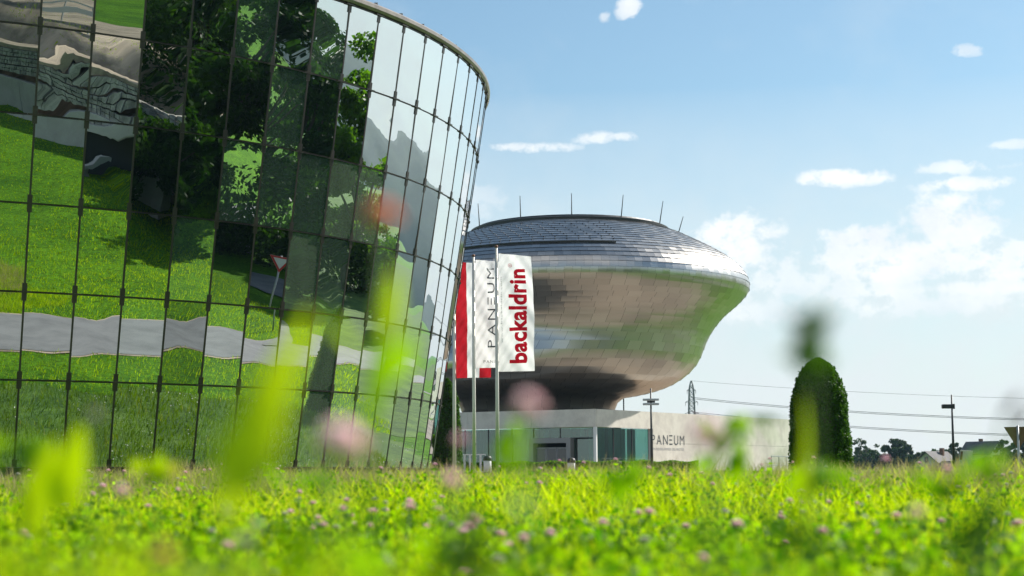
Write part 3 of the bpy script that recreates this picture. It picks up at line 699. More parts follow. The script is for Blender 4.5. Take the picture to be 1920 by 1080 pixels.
def tree(name, x, y, h, w, trunk, seed, m, label, cat='tree', group=None, nleaf=9000, lsize=.2, nclump=44, cone=False, z=None, spread=.9):
    gz = float(H(x, y)) if z is None else z
    e = empty(name, (x, y, gz), label, cat, group)
    V, Fc, va, cl = crown_mesh('crown', seed, h, w, trunk, nclump, nleaf, lsize, m, cone, spread)
    o = mesh_np('crown', V, Fc, m, cols=va); o.parent = e
    mb = MB(); rt = h*.02+.04; top = (0, 0, h*.8)
    mb.tube([(0, 0, -.3), (0.05, .03, trunk), (.1, -.05, h*.5), top], [rt*1.3, rt, rt*.6, rt*.12], 9)
    for p in cl[::3]:
        s0 = min(trunk*.9+(p[2]-trunk)*.35, h*.7); mb.tube([(0, 0, s0), (p[0]*.5, p[1]*.5, (s0+p[2])*.52), tuple(p)], [rt*.4, rt*.22, rt*.06], 5)
    t = mb.build('trunk', M['bark'], smooth=True); t.parent = e
    return e
# trees mirrored in the glass (they stand to the right of the camera)
G1 = 'trees across the road, mirrored in the glass'
TR = [(46,14,4.6,5,.5,'tree_leaf','low dark tree at the foot of the terrace, mirrored in the glass',9000),
      (51,22,8,8,.8,'tree_leaf','dark tree mirrored between the retaining wall and the tall trees',12000),
      (38,29,11.5,8.5,1.0,'tree_leaf','bushy dark tree nearest the lawn, mirrored in the glass',14000),
      (52,31,17,12,2,'tree_leaf','tall dark tree behind the yield sign, mirrored in the glass',18000),
      (57,41,18,12,2,'tree_leaf','tallest dark tree beside the side road, mirrored in the glass',18000),
      (52,51,17.5,12,2,'tree_leaf','broad dark tree past the side road, mirrored in the glass',18000),
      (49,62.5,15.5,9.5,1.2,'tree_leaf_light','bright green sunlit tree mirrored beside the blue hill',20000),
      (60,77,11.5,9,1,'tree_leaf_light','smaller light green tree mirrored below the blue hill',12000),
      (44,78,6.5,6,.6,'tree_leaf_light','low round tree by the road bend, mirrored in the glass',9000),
      (72,104,10,9,1,'tree_leaf','dark tree mirrored low near the edge of the glass',9000),
      (78,47,17,13,2,'tree_leaf','dark tree of the second row, farther from the road',12000),
      (80,60,15,12,2,'tree_leaf','rounded tree of the second row behind the bright tree',12000),
      (43,38.5,6,5,.5,'tree_leaf','bush sized dark tree beside the yield sign',7000),
      (30.3,18.4,5.2,7.5,.1,'tree_leaf','dark shrubby tree at the end of the retaining wall, mirrored in the glass',12000),
      (33,23,6.0,7,.2,'tree_leaf','dark tree between the shrubby tree and the bushy one, mirrored in the glass',14000),
      (30,27,8.5,6,.3,'tree_leaf','slender dark tree standing on the lawn, mirrored in the glass',10000),
      (45,54,9,8,.3,'tree_leaf','low wide dark tree across the side road from the yield sign',12000)]
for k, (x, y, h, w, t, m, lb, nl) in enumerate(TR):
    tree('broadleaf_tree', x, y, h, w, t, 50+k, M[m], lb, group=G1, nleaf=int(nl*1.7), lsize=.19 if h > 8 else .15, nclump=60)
for k, (x, y, h, w) in enumerate([(120,-30,9,9),(132,-5,10,10),(118,14,11,10),(105,-62,9,9),(140,25,12,11),(128,-90,10,10)]):
    tree('hillside_tree', x, y, h, w, 1, 90+k, M['tree_leaf'], 'round tree on the hillside above the terrace, mirrored in the glass', group='trees on the hillside', nleaf=7000, lsize=.28)
r = np.random.default_rng(66); pl_ = np.array([(35,15),(41,21),(43,32),(50,40),(50,50),(50,60),(56,72),(62,88)], float); n = 70000; t = r.uniform(0, 7, n); k = t.astype(int); f_ = (t-k)[:, None]
Pq = pl_[k]*(1-f_)+pl_[np.minimum(k+1, 7)]*f_+r.normal(0, 1.5, (n, 2)); Pq[:, 0] += 2; hh_ = (3.6+1.3*np.sin(t*5)+.8*np.sin(t*13))*r.uniform(0, 1, n)**.7
Vq, Fc = leaf_quads(np.c_[Pq, H(Pq[:, 0], Pq[:, 1])+hh_], .15, r); tag(mesh_np('undergrowth', Vq, Fc, M['tree_leaf'], cols=np.repeat(r.uniform(0, .8, n), 4)), 'dark undergrowth at the feet of the mirrored trees', kind='stuff')
# far trees at the right edge of the view
FT = [(1622,812,44,380,'far_leaf','thin open crowned tree just right of the clipped yew',0),(1682,824,50,400,'far_leaf','round tree between the open tree and the grey roofed house',0),
      (1712,845,34,410,'far_leaf','small tree right of the round far tree',0),(1733,838,16,400,'far_leaf','narrow dark conifer beside the grey roofed house',1),(1660,850,30,390,'far_leaf','low tree at the foot of the open crowned tree',0),
      (1793,830,34,420,'far_leaf','tree behind the lone lamp post',0),(1816,834,26,430,'far_leaf','tree just right of the lone lamp post',0),(1874,822,32,360,'far_leaf','tree beside the white walled far house',0),
      (1900,832,36,350,'far_leaf','tree behind the yield sign',0),(1855,856,40,340,'far_leaf','low tree before the white walled far house',0),(1770,858,30,430,'far_leaf','low tree beyond the grey roofed house',0),(1606,862,30,390,'far_leaf','low shrub like tree at the foot of the clipped yew',0),(1930,822,40,360,'far_leaf','tree cut by the right edge of the view',0)]
for k, (px, py, wpx, Yd, m, lb, cn) in enumerate(FT):
    p = at(px, py, Yd); w = wpx/F*Yd*1.15; h = p.z-.7
    tree('far_tree' if not cn else 'far_conifer', p.x, Yd, h, w, h*.12, 120+k, M[m], lb, group='trees along the horizon', nleaf=2200 if k == 0 else 4500, lsize=.2 if k == 0 else .3, nclump=26, cone=bool(cn), spread=.8)

r = np.random.default_rng(8)
for k in range(12):
    px = 1600+k*28+r.uniform(-9, 9); p = at(px, 856-r.uniform(0, 18), 470); tree('horizon_tree', p.x, 470, p.z-.7, 9+6*r.uniform(), .6, 300+k, M['far_leaf'], 'small dark tree of the row closing the horizon behind the far houses', group='row of trees on the horizon', nleaf=4200, lsize=.45, nclump=24)
# clipped yew column and thuja
def topiary(name, px, Yd, base_px, h, label, r0, prof, seed, n, ls):
    p = at(px, 870, Yd); gz = float(H(p.x, Yd)); e = empty(name, (p.x, Yd, gz), label, 'shrub')
    r = np.random.default_rng(seed); t = r.uniform(0, 1, n)**.92; th = r.uniform(0, 2*np.pi, n)
    rr_ = r0*np.interp(t, *prof)*(1+.03*np.sin(th*5+t*9)+.025*np.sin(th*9-t*23))*r.uniform(.84, 1.05, n)**1.0
    cap = int(n*.12); C = np.c_[rr_*np.cos(th), rr_*np.sin(th), t*h]
    tt = r.uniform(.86, 1, cap); C2 = np.c_[(r0*np.interp(tt, *prof)*np.sqrt(r.uniform(0, 1, cap)))[:, None]*np.c_[np.cos(th[:cap]), np.sin(th[:cap])], tt*h]
    tt = r.uniform(.03, .93, 150); ta = r.uniform(0, 2*np.pi, 150); ts = r.integers(0, 150, n//9); rs = r0*np.interp(tt[ts], *prof)*(1.0+.085*r.uniform(0, 1, n//9))
    aa = ta[ts]+r.normal(0, .05, n//9); C3 = np.c_[rs*np.cos(aa), rs*np.sin(aa), tt[ts]*h+r.normal(0, .05, n//9)+.6*(rs-r0*np.interp(tt[ts], *prof))]
    C = np.vstack([C, C2, C3]); V, Fc = leaf_quads(C, ls, r, aspect=.45)
    va = np.clip(r.normal(.45, .25, len(C)), 0, 1)
    o = mesh_np('foliage', V, Fc, M['yew'], cols=np.repeat(va, 4)); o.parent = e
    mb = MB(); mb.lathe((0, 0, 0), [(r0*.85*np.interp(k/12, *prof), h*k/12*.97) for k in range(13)], 18); c = mb.build('inner_branches', M['bark']); c.parent = e
    mb = MB(); mb.tube([(0, 0, -.3), (0, 0, h*.5)], .09, 8); c = mb.build('trunk', M['bark']); c.parent = e
topiary('clipped_yew', 1539, 50, 0, at(1537, 672, 50).z, 'tall clipped yew column with a rounded top, right of the hall', .88, ([0,.1,.45,.7,.82,.9,.96,1], [1.04,1.0,.93,.86,.72,.55,.36,.06]), 5, 42000, .046)
topiary('thuja_column', 839, 93, 0, at(839, 714, 93).z-.6, 'dark pointed thuja half hidden behind the glass building', .74, ([0,.2,.5,.8,.93,1], [1,1,.95,.75,.42,.05]), 6, 18000, .07)
# low hedge before the hall
mb = []; r = np.random.default_rng(11); n = 26000
t = r.uniform(0, 1, n); hx = -8+t*21; hy = 116+np.maximum(0, hx-8)*.9; C = np.c_[hx, hy+r.uniform(-.5, .5, n), .72+r.uniform(0, 1, n)**.6*(.82+.06*np.sin(hx*3))]
V, Fc = leaf_quads(C, .075, r); tag(mesh_np('low_hedge', V, Fc, M['tree_leaf_light'], cols=np.repeat(r.uniform(0, 1, n), 4)), 'low green hedge along the foot of the hall', 'hedge')

# ------------------------------------------------------------------ street furniture
def lamp(px, ptop, Yd, label, head):
    p = at(px, ptop, Yd); gz = float(H(p.x, Yd)); e = empty('lamp_post', (p.x, Yd, gz), label, 'lamp post', 'lamp posts')
    mb = MB(); mb.tube([(p.x, Yd, gz-.1), (p.x, Yd, gz+2), (p.x, Yd, p.z)], [.10, .075, .045], 10); mb.build('post', M['darkmetal'], e, smooth=True)
    z = p.z-.72
    if head == 2:
        for dz in (0, .28):
            mb = MB(); mb.box((p.x, Yd, z-dz), (1.0, .35, .13)); mb.build('lamp_head', M['galv'], e, bevel=.02)
        mb = MB(); mb.box((p.x, Yd-.1, z-.14), (.5, .1, .12)); mb.build('bracket', M['darkmetal'], e)
    else:
        mb = MB(); mb.box((p.x-.30, Yd, z), (.62, .34, .26)); mb.build('lamp_head', M['darkmetal'], e, bevel=.04)
        mb = MB(); mb.box((p.x+.09, Yd, z), (.14, .2, .3)); mb.build('bracket', M['darkmetal'], e)
lamp(1220, 728, 108, 'slim lamp post with a double flat head before the concrete wall', 2)
lamp(1784, 740, 105, 'dark lamp post with one side lamp, alone against the sky', 1)
def bollard(px, Yd, ht, label):
    p = at(px, 860, Yd); gz = .73; e = empty('bollard', (p.x, Yd, gz), label, 'bollard', 'steel bollards before the hall')
    mb = MB(); mb.lathe((p.x, Yd, gz), [(.22, 0), (.22, ht-.30), (.20, ht-.28)], 16); mb.build('body', M['white'], e, smooth=True)
    mb = MB(); mb.lathe((p.x, Yd, gz), [(.24, ht-.28), (.25, ht-.16), (.2, ht-.05), (.1, ht), (.01, ht+.01)], 16); mb.build('cap', M['darkmetal'], e, smooth=True)
bollard(914, 97, 1.0, 'pale bollard with a dark cap between the middle and nearest flagpoles'); bollard(1071, 97, .85, 'pale bollard with a dark cap before the entrance portal')
e = empty('bicycle_rack', at(885, 868, 104), 'white metal rack of square hoops behind the middle flagpole', 'rack')
for k in range(5):
    x = at(866+k*10, 860, 104).x; mb = MB(); z0_ = .73; z1_ = at(885, 853, 104).z
    mb.bar((x-.13, 104, z0_), (x-.13, 104, z1_), .05); mb.bar((x+.13, 104, z0_), (x+.13, 104, z1_), .05); mb.bar((x-.155, 104, z1_+.025), (x+.155, 104, z1_+.025), .05, up=(0, 1, 0)); mb.build('hoop', M['white'], e)
mb = MB(); mb.box((at(886, 860, 104).x, 104.08, .82), (1.9, .06, .10)); mb.build('base_rail', M['white'], e)

# railing and small details by the hall's far end
e = empty('railing', at(1462, 860, 136), 'thin railing at the far end of the concrete wall', 'railing')
a = at(1446, 845, 132); b = at(1500, 845, 139)
for k in range(5):
    q_ = a.lerp(b, k/4); mb = MB(); mb.tube([(q_.x, q_.y, .6), (q_.x, q_.y, 2.0)], .035, 6); mb.build('baluster', M['galv'], e)
mb = MB(); mb.tube([(a.x, a.y, 2.0), (b.x, b.y, 2.0)], .04, 6); mb.tube([(a.x, a.y, 1.3), (b.x, b.y, 1.3)], .03, 6); mb.build('rail', M['galv'], e)

# yield sign seen from behind (right edge) and the one mirrored in the glass
def tri_sign(name, c, face, size, zc, label, z_ground, lean=0):
    e = empty(name, (c[0], c[1], z_ground), label, 'road sign'); fd = Vector((math.sin(face), math.cos(face), 0)); sd_ = Vector((fd.y, -fd.x, 0))
    def tri(s_, off, th):
        pts = [(-s_/2, s_*.29), (s_/2, s_*.29), (0, -s_*.577)]; vs = []
        for o_ in (off, off+th):
            for (u, v_) in pts: vs.append(Vector((c[0], c[1], zc))+sd_*u+Vector((0, 0, v_))+fd*o_)
        m_ = MB(); m_.add(vs, [(0,1,2),(3,5,4),(0,3,4,1),(1,4,5,2),(2,5,3,0)]); return m_
    tri(size, .06, .02).build('sign_back', M['rust'] if lean == 0 else M['galv'], e); tri(size*.98, .081, .006).build('border', M['red'], e); tri(size*.66, .088, .004).build('face', M['white'], e)
    mb = MB(); mb.tube([(c[0], c[1], z_ground-.2), (c[0], c[1], zc+size*.33)], .04, 8); mb.build('post', M['galv'], e, smooth=True)
p = at(1908, 800, 52); tri_sign('yield_sign', (p.x, 52), R(20), .82, p.z-.24, 'triangular yield sign seen from behind at the right edge', float(H(p.x, 52)))
tri_sign('yield_sign', (26.0, 43.6), R(-80), .95, 2.85, 'red bordered yield sign by the side road, mirrored in the glass', float(H(26.0, 43.6)), 1)

e = empty('stone_stele', (36.5, 60.5, float(H(36.5, 60.5))), 'upright grey stone slab at the road bend, mirrored in the glass', 'stone')
mb = MB(); mb.box((36.5, 60.5, 1.1), (.6, 1.5, 2.4), R(20)); mb.build('slab', M['stone'], e, bevel=.05)
mb = MB(); mb.box((36.5, 60.5, .12), (1.1, 2.1, .3), R(20)); mb.build('base', M['render'], e, bevel=.03)
# sign board, far houses
p = at(1811, 859, 150); e = empty('notice_board', (p.x, 150, .5), 'tilted pale notice board between the lamp post and the far houses', 'sign')
T = Matrix.Translation(p) @ Matrix.Rotation(R(5), 4, 'Y') @ Matrix.Rotation(R(10), 4, 'X')
mb = MB(); mb.box(None, (1.1, .08, 1.35), M=T); mb.build('board', M['render'], e)
mb = MB(); mb.box(None, (.2, .02, .75), M=T @ Matrix.Translation((-.42, -.055, .2))); mb.build('stripe', M['rust'], e)
mb = MB(); mb.bar(p-Vector((.35, 0, .6)), (p.x-.35, p.y+.1, .3), .07); mb.bar(p-Vector((-.35, 0, .6)), (p.x+.35, p.y+.1, .3), .07); mb.build('post', M['galv'], e)
def house(px0, px1, pe, pr_, Yd, label, yaw):
    a = at(px0, pe, Yd); b = at(px1, pe, Yd); w = b.x-a.x; c = (a+b)/2; ze = a.z; zr = at((px0+px1)/2, pr_, Yd).z; d = 9.0
    e = empty('house', (c.x, Yd, .7), label, 'house'); T = Matrix.Translation((c.x, Yd, 0)) @ Matrix.Rotation(yaw, 4, 'Z')
    L = w*.42; D_ = d/2
    mb = MB(); mb.add([T @ Vector(v) for v in ((-L,-D_,.5),(L,-D_,.5),(L,D_,.5),(-L,D_,.5),(-L,-D_,ze),(L,-D_,ze),(L,D_,ze),(-L,D_,ze),(0,-D_,zr-.1),(0,D_,zr-.1))],
        [(0,1,5,8,4),(2,3,7,9,6),(1,2,6,5),(3,0,4,7)]); mb.build('wall', M['render'], e)
    mb = MB(); o_ = .7
    for s_ in (-1, 1):
        zo = ze-(zr-ze)/L*.6
        mb.add([T @ Vector(v) for v in ((0,-D_-o_,zr),(s_*(L+.6),-D_-o_,zo),(s_*(L+.6),D_+o_,zo),(0,D_+o_,zr),(0,-D_-o_,zr+.2),(s_*(L+.6),-D_-o_,zo+.2),(s_*(L+.6),D_+o_,zo+.2),(0,D_+o_,zr+.2))],
            [(0,1,2,3),(4,7,6,5),(0,4,5,1),(1,5,6,2),(2,6,7,3)])
    mb.build('roof', M['rooftile'], e)
    for xx in (-L*.45, L*.45):
        mb = MB(); mb.box(None, (L*.3, .1, 1.2), M=T @ Matrix.Translation((xx, -D_-.05, ze-1.4))); mb.build('window', M['window'], e)
    mb = MB(); mb.box(None, (L*.28, .1, 1.1), M=T @ Matrix.Translation((0, -D_-.05, ze+.6))); mb.build('window', M['window'], e)
    mb = MB(); mb.box(None, (.7, .7, 1.6), M=T @ Matrix.Translation((L*.3, 1, zr))); mb.build('chimney', M['rust'], e)
house(1728, 1784, 868, 848, 330, 'far house with a grey gabled roof between the far trees', R(-38)); house(1822, 1862, 848, 829, 400, 'far house with a dark gabled roof beside the notice board', R(30))
house(1775, 1822, 880, 866, 300, 'low far house behind the lamp post', R(20))

M['pylon'] = mat('weathered_pylon_steel', (.16,.17,.17), .7, .3)
# lattice pylon + wires
def pylon(px, ptop, Yd, label):
    p = at(px, ptop, Yd); k = Yd/F; e = empty('power_pylon', (p.x, Yd, 0), label, 'pylon', 'power pylons'); h = p.z
    W = lambda z: np.interp(z, [0, h*.45, h*.66, h*.93, h], [5.0, 2.6, 2.3, 1.6, .2]); mb = MB(); zs = np.linspace(0, h, 22)
    for z0_, z1_ in zip(zs[:-1], zs[1:]):
        a, b = W(z0_), W(z1_); c0 = [(-a,-a),(a,-a),(a,a),(-a,a)]; c1 = [(-b,-b),(b,-b),(b,b),(-b,b)]
        for i in range(4):
            j = (i+1) % 4; P = lambda c, z: (p.x+c[0]/2, Yd+c[1]/2, z)
            mb.bar(P(c0[i], z0_), P(c1[i], z1_), .30); mb.bar(P(c0[i], z0_), P(c1[j], z1_), .16); mb.bar(P(c0[j], z0_), P(c1[i], z1_), .12); mb.bar(P(c1[i], z1_), P(c1[j], z1_), .12)
    mb.build('lattice', M['pylon'], e); tips = []
    for zf, hw in ((.90, 1.5), (.78, 2.2), (.66, 2.6)):
        mb = MB(); z = h*zf; 
        for s_ in (-1, 1):
            t_ = (p.x+s_*hw, Yd-s_*1.0, z); tips.append(t_)
            mb.bar((p.x+s_*.4, Yd, z+.9), t_, .16); mb.bar((p.x+s_*.4, Yd, z-.2), t_, .16); mb.bar(t_, (t_[0], t_[1], z-1.3), .14)
            mb.bar((p.x+s_*hw*.55, Yd, z-.1), (p.x+s_*hw*.55, Yd, z+.5), .12)
        mb.build('cross_arm', M['pylon'], e)
    return tips, (p.x, Yd, h)
t1, top1 = pylon(1296, 714, 640, 'grey lattice pylon rising behind the concrete hall')
t2, top2 = pylon(2350, 730, 520, 'lattice pylon outside the view to the right')
def wire(a, b, sag, label, r_=.05):
    P = []; a = Vector(a); b = Vector(b)
    for k in range(33):
        t = k/32; q_ = a.lerp(b, t); q_.z -= sag*4*t*(1-t); P.append(q_)
    mb = MB(); mb.tube(P, r_, 5); tag(mb.build('power_line', M['darkmetal']), label, 'power line', 'power lines across the sky')
for k, (zL, zR, nm) in enumerate(((745, 786, 'upper'), (772, 818, 'lower'))):
    for j in range(2):
        a = at(1297+j*4, zL+j*3, 640); b = at(2350+j*4, zR+j*2, 520)
        wire(a, b, 3.0, '%s thick power line of the %s pair behind the yew' % (('upper', 'lower')[j], nm), .085)
wire(at(1296, 714, 640), at(2350, 752, 520), 2.0, 'thin topmost earth wire running from the tip of the pylon', .045)

# ------------------------------------------------------------------ retaining wall, terrace and cars (mirrored in the glass)
e = empty('retaining_wall', (32, 0, 2), 'stone gabion retaining wall on a concrete base with a dark underpass, mirrored in the glass', 'wall')
mb = MB()
for y0, y1 in ((-62,-46),(-45.95,-30),(-29.95,-18),(-17.95,-6),(-5.95,3.4)): mb.box((32.4, (y0+y1)/2, 2.4), (1.0, y1-y0, 3.8))
mb.box((32.4, 8.6, 4.45), (1.1, 10.4, .55)); mb.box((32.4, 14.5, 2.6), (1.0, 1.3, 3.9)); mb.box((32.4, 18.3, 2.4), (1.0, 6.2, 3.8))
mb.build('concrete_base', M['render'], e, bevel=.03)
mb = MB(); mb.box((33.6, 8.5, 2.0), (.3, 10.6, 4.6)); mb.build('underpass_shade_panel', M['interior'], e)  # dark panel closing the opening; its colour stands in for the shade inside
mb = MB(); mb.box((30.2, 9.0, 2.25), (1.4, 3.6, 1.3)); mb.box((30.2, 9.0, 2.98), (1.8, 4.2, .18)); mb.build('parapet_block', M['render'], e)
r = np.random.default_rng(21); mb = MB(); y = -62
while y < 21:
    for z, zs_ in ((5.05, .66), (5.75, .66), (6.45, .66)):
        yy = y
        w = 2.0
        n = 5
        for k in range(n):
            for q_ in range(2):
                mb.box((32.75+r.uniform(-.06, .06)+(z-5)*.25, y+w*(k+.5)/n, z-.16+q_*.32), (.8, w/n*r.uniform(.82, .98), .32*r.uniform(.75, .97)), r.uniform(-.1, .1))
    y += 2.02
mb.build('gabion_stones', M['stone'], e)
mb = MB(); mb.box((35.0, -23.5, 6.95), (4.2, 76, .3)); mb.build('soil_strip', M['dirt'], e)
e = empty('guard_rail', (41, -20, 8.7), 'white guard rail along the terrace, mirrored at the top left of the glass', 'railing')
mb = MB(); mb.box((41.0, -30, 9.75), (.06, 56, .09)); mb.box((41.0, -30, 9.35), (.05, 56, .28)); mb.build('rail', M['white'], e)
for k in range(19): mb = MB(); mb.box((41.1, -57+k*3, 9.2), (.1, .1, 1.1)); mb.build('post', M['galv'], e)
mb = MB()
I_ = [(42, -60), (60, -60), (60, 12), (42, 12)]
yy_ = np.linspace(-90, 24, 60); xx_ = np.r_[33.75, 35, 36.2, 37.5, 38.7, 40, 41.2, 42.5, 50, 60, 75, 95]; Xg, Yg = np.meshgrid(xx_, yy_, indexing='ij'); Vg = np.stack([Xg, Yg, H(Xg, Yg)+.06], -1).reshape(-1, 3); Ig = np.arange(len(Vg)).reshape(12, 60)
tag(mesh_np('terrace_ground', Vg, np.stack([Ig[:-1, :-1], Ig[1:, :-1], Ig[1:, 1:], Ig[:-1, 1:]], -1).reshape(-1, 4), M['dirt']), kind='structure')
def car(x, y, yaw, paint, label):
    gz = float(H(x, y))+.04; e = empty('parked_car', (x, y, gz), label, 'car', 'cars parked on the terrace'); T = Matrix.Rotation(yaw, 4, 'Z')
    side = [(-2.1,.35),(-2.15,.75),(-1.9,.95),(-1.0,1.0),(-.45,1.42),(.95,1.45),(1.6,1.0),(2.1,.9),(2.15,.4)]
    mb = MB(); n = len(side); vs = [T @ Vector((a, s_*(.85 if b < 1.1 else .66), b)) for s_ in (-1, 1) for a, b in side]
    mb.add(vs, [tuple(range(n)), tuple(range(2*n-1, n-1, -1))]+[(k, k+n, (k+1) % n+n, (k+1) % n) for k in range(n)])
    mb.v = [(v[0], v[1], v[2]) for v in mb.v]; o = mb.build('body', paint); o.parent = e
    mb = MB()
    for s_ in (-1, 1): mb.add([T @ Vector(v) for v in ((-.9,s_*.80,1.03),(-.42,s_*.70,1.37),(.9,s_*.70,1.39),(1.45,s_*.80,1.03))], [(0,1,2,3)])
    mb.add([T @ Vector(v) for v in ((-1.02,-.7,1.04),(-1.02,.7,1.04),(-.5,.6,1.40),(-.5,-.6,1.40))], [(0,1,2,3)]); o = mb.build('window_glass', M['window']); o.parent = e; o['kind'] = 'thing'
    for a in (-1.35, 1.35):
        for s_ in (-1, 1):
            mb = MB(); mb.tube([T @ Vector((a, s_*.68, .33)), T @ Vector((a, s_*.88, .33))], .33, 14); o = mb.build('wheel', M['tire']); o.parent = e
M['carblue'] = mat('pale_blue_paint', (.42,.55,.68), .25, .2, coat=.6); M['carred'] = mat('red_car_paint', (.60,.06,.09), .3, 0, coat=.6)
car(58, 3.0, R(100), M['carblue'], 'pale blue car parked on the terrace, mirrored in the glass'); car(58, 18.5, R(96), M['carred'], 'red car parked beside the dark tree, mirrored in the glass')

# ------------------------------------------------------------------ meadow
def blades(P, hgt, wid, lean, r, seg=3):
    n = len(P); th = r.uniform(0, 2*np.pi, n); d = np.c_[np.cos(th), np.sin(th), np.zeros(n)]
    ph = r.uniform(0, 2*np.pi, n); L = np.c_[np.cos(ph), np.sin(ph), np.zeros(n)]*(lean*r.uniform(.2, 1, n)*hgt)[:, None]
    rows = []
    for k in range(seg+1):
        t = k/seg; c = P+L*(t**2)+np.c_[np.zeros(n), np.zeros(n), hgt*t*(1-.18*t)]; w = (wid*(1-t**1.6)*.5+.0004)[:, None]
        rows += [c-d*w, c+d*w]
    V = np.stack(rows, 1); m_ = 2*(seg+1); base = np.arange(n)[:, None]*m_
    Fq = np.concatenate([base+np.array([2*k, 2*k+1, 2*k+3, 2*k+2]) for k in range(seg)], 1).reshape(-1, 4)
    return V.reshape(-1, 3), Fq, m_
def patch(name, X_, Y_, h0, h1, wid, lean, seed, m, seg=3, vlo=0, vhi=1, label=None):
    r = np.random.default_rng(seed); k = ~on_road(X_, Y_) & (np.hypot(X_-CX, Y_-CY) > rad(0)+.1); X_, Y_ = X_[k], Y_[k]; n = len(X_)
    clump = .5+.5*np.sin(X_*2.3+np.sin(Y_*1.7)*2)*np.sin(Y_*2.9+np.sin(X_*1.3)*2)
    h = (h0+(h1-h0)*r.uniform(0, 1, n)**1.5)*(.75+.35*clump); P = np.c_[X_, Y_, H(X_, Y_)-.01]
    V, Fq, m_ = blades(P, h, wid*r.uniform(.6, 1.4, n), lean, r, seg); va = np.clip(vlo+(vhi-vlo)*(r.uniform(0, 1, n)*.65+clump*.3), 0, 1)
    return tag(mesh_np(name, V, Fq, m, cols=np.repeat(va, m_)), kind='stuff')
def wedge(n, r0, r1, half, r, pw=1.0):
    rr_ = r0+(r1-r0)*r.uniform(0, 1, n)**pw; a = r.uniform(-half, half, n); return rr_*np.sin(a), rr_*np.cos(a)
r = np.random.default_rng(31)
x, y = wedge(42000, .55, 3.2, R(22), r, 1.2); patch('near_meadow_grass', x, y, .16, .40, .0055, .5, 1, M['blade'], 4)
x, y = wedge(10000, .75, 1.7, R(22), r, 1.0); patch('foreground_grass', x, y, .32, .50, .012, .45, 12, M['blade'], 4, .25, .95)
x, y = wedge(60000, 2.6, 9, R(21), r, 1.1); patch('meadow_grass', x, y, .16, .36, .008, .45, 2, M['blade'])
x, y = wedge(90000, 7, 24, R(20), r, 1.0); patch('mid_meadow_grass', x, y, .13, .33, .012, .75, 3, M['blade'], 2, .1, 1)
x, y = wedge(30000, 12, 20, R(20), r, 1.0); patch('dry_meadow_grass', x, y, .22, .40, .010, .4, 4, M['straw'], 2)
x = r.uniform(-30, 34, 130000); y = r.uniform(12, 62, 130000); k_ = np.hypot(x-CX, y-CY) > 28; x, y = x[k_], y[k_]; patch('verge_grass', x, y, .08, .26, .022, .5, 5, M['blade'], 2, 0, .95)
M['verge_blade'] = leafmat('verge_blade', (.05,.13,.008), (.15,.25,.015), (.28,.4,.05), .4, (.40,.36,.16))
A_ = r.uniform(1.4, 4.4, 60000)-np.pi/2; q_ = r.uniform(17.2, 28.2, 60000); patch('unmown_grass', CX+q_*np.cos(A_-np.pi/2), CY-np.abs(q_*np.sin(A_-np.pi/2)), .12, .40, .022, .5, 15, M['verge_blade'], 2)
x = r.uniform(4, 60, 60000); y = r.uniform(-30, 30, 60000); patch('lawn_grass', x, y, .05, .15, .05, .5, 6, M['blade'], 2, 0, .8)
A_ = r.uniform(1.0, 3.6, 5000); q_ = 17.3+10.5*r.uniform(0, 1, 5000); x, y = CX+q_*np.sin(A_-.9), CY-q_*np.cos(A_-.9); k_ = np.sin(x*1.7)+np.sin(y*2.1+x) > .4; x, y = x[k_], y[k_]
V, Fc = leaf_quads(np.c_[x, y, H(x, y)+r.uniform(.2, .36, len(x))], .022, r, aspect=.8); tag(mesh_np('verge_flowers', V, Fc, M['white_petal'], cols=np.repeat(r.uniform(0, 1, len(x)), 4)), kind='stuff')
# broad clover leaves among the near grass
r = np.random.default_rng(41); n = 11500; x, y = wedge(n, .6, 8, R(21), r, 1.1); x2, y2 = wedge(2500, 8, 13, R(21), r, 1.0); x[9000:], y[9000:] = x2, y2; z = H(x, y)+r.uniform(.08, .30, n)*np.where(y > 7.5, .75, 1)
C0 = np.c_[x, y, z]; C = np.repeat(C0, 3, 0)+r.normal(0, .010, (n*3, 3)); V, Fc = leaf_quads(C, .014, r, aspect=.75)
tag(mesh_np('clover_leaves', V, Fc, M['clover_leaf'], cols=np.repeat(r.uniform(0, 1, n*3), 4)), kind='stuff')

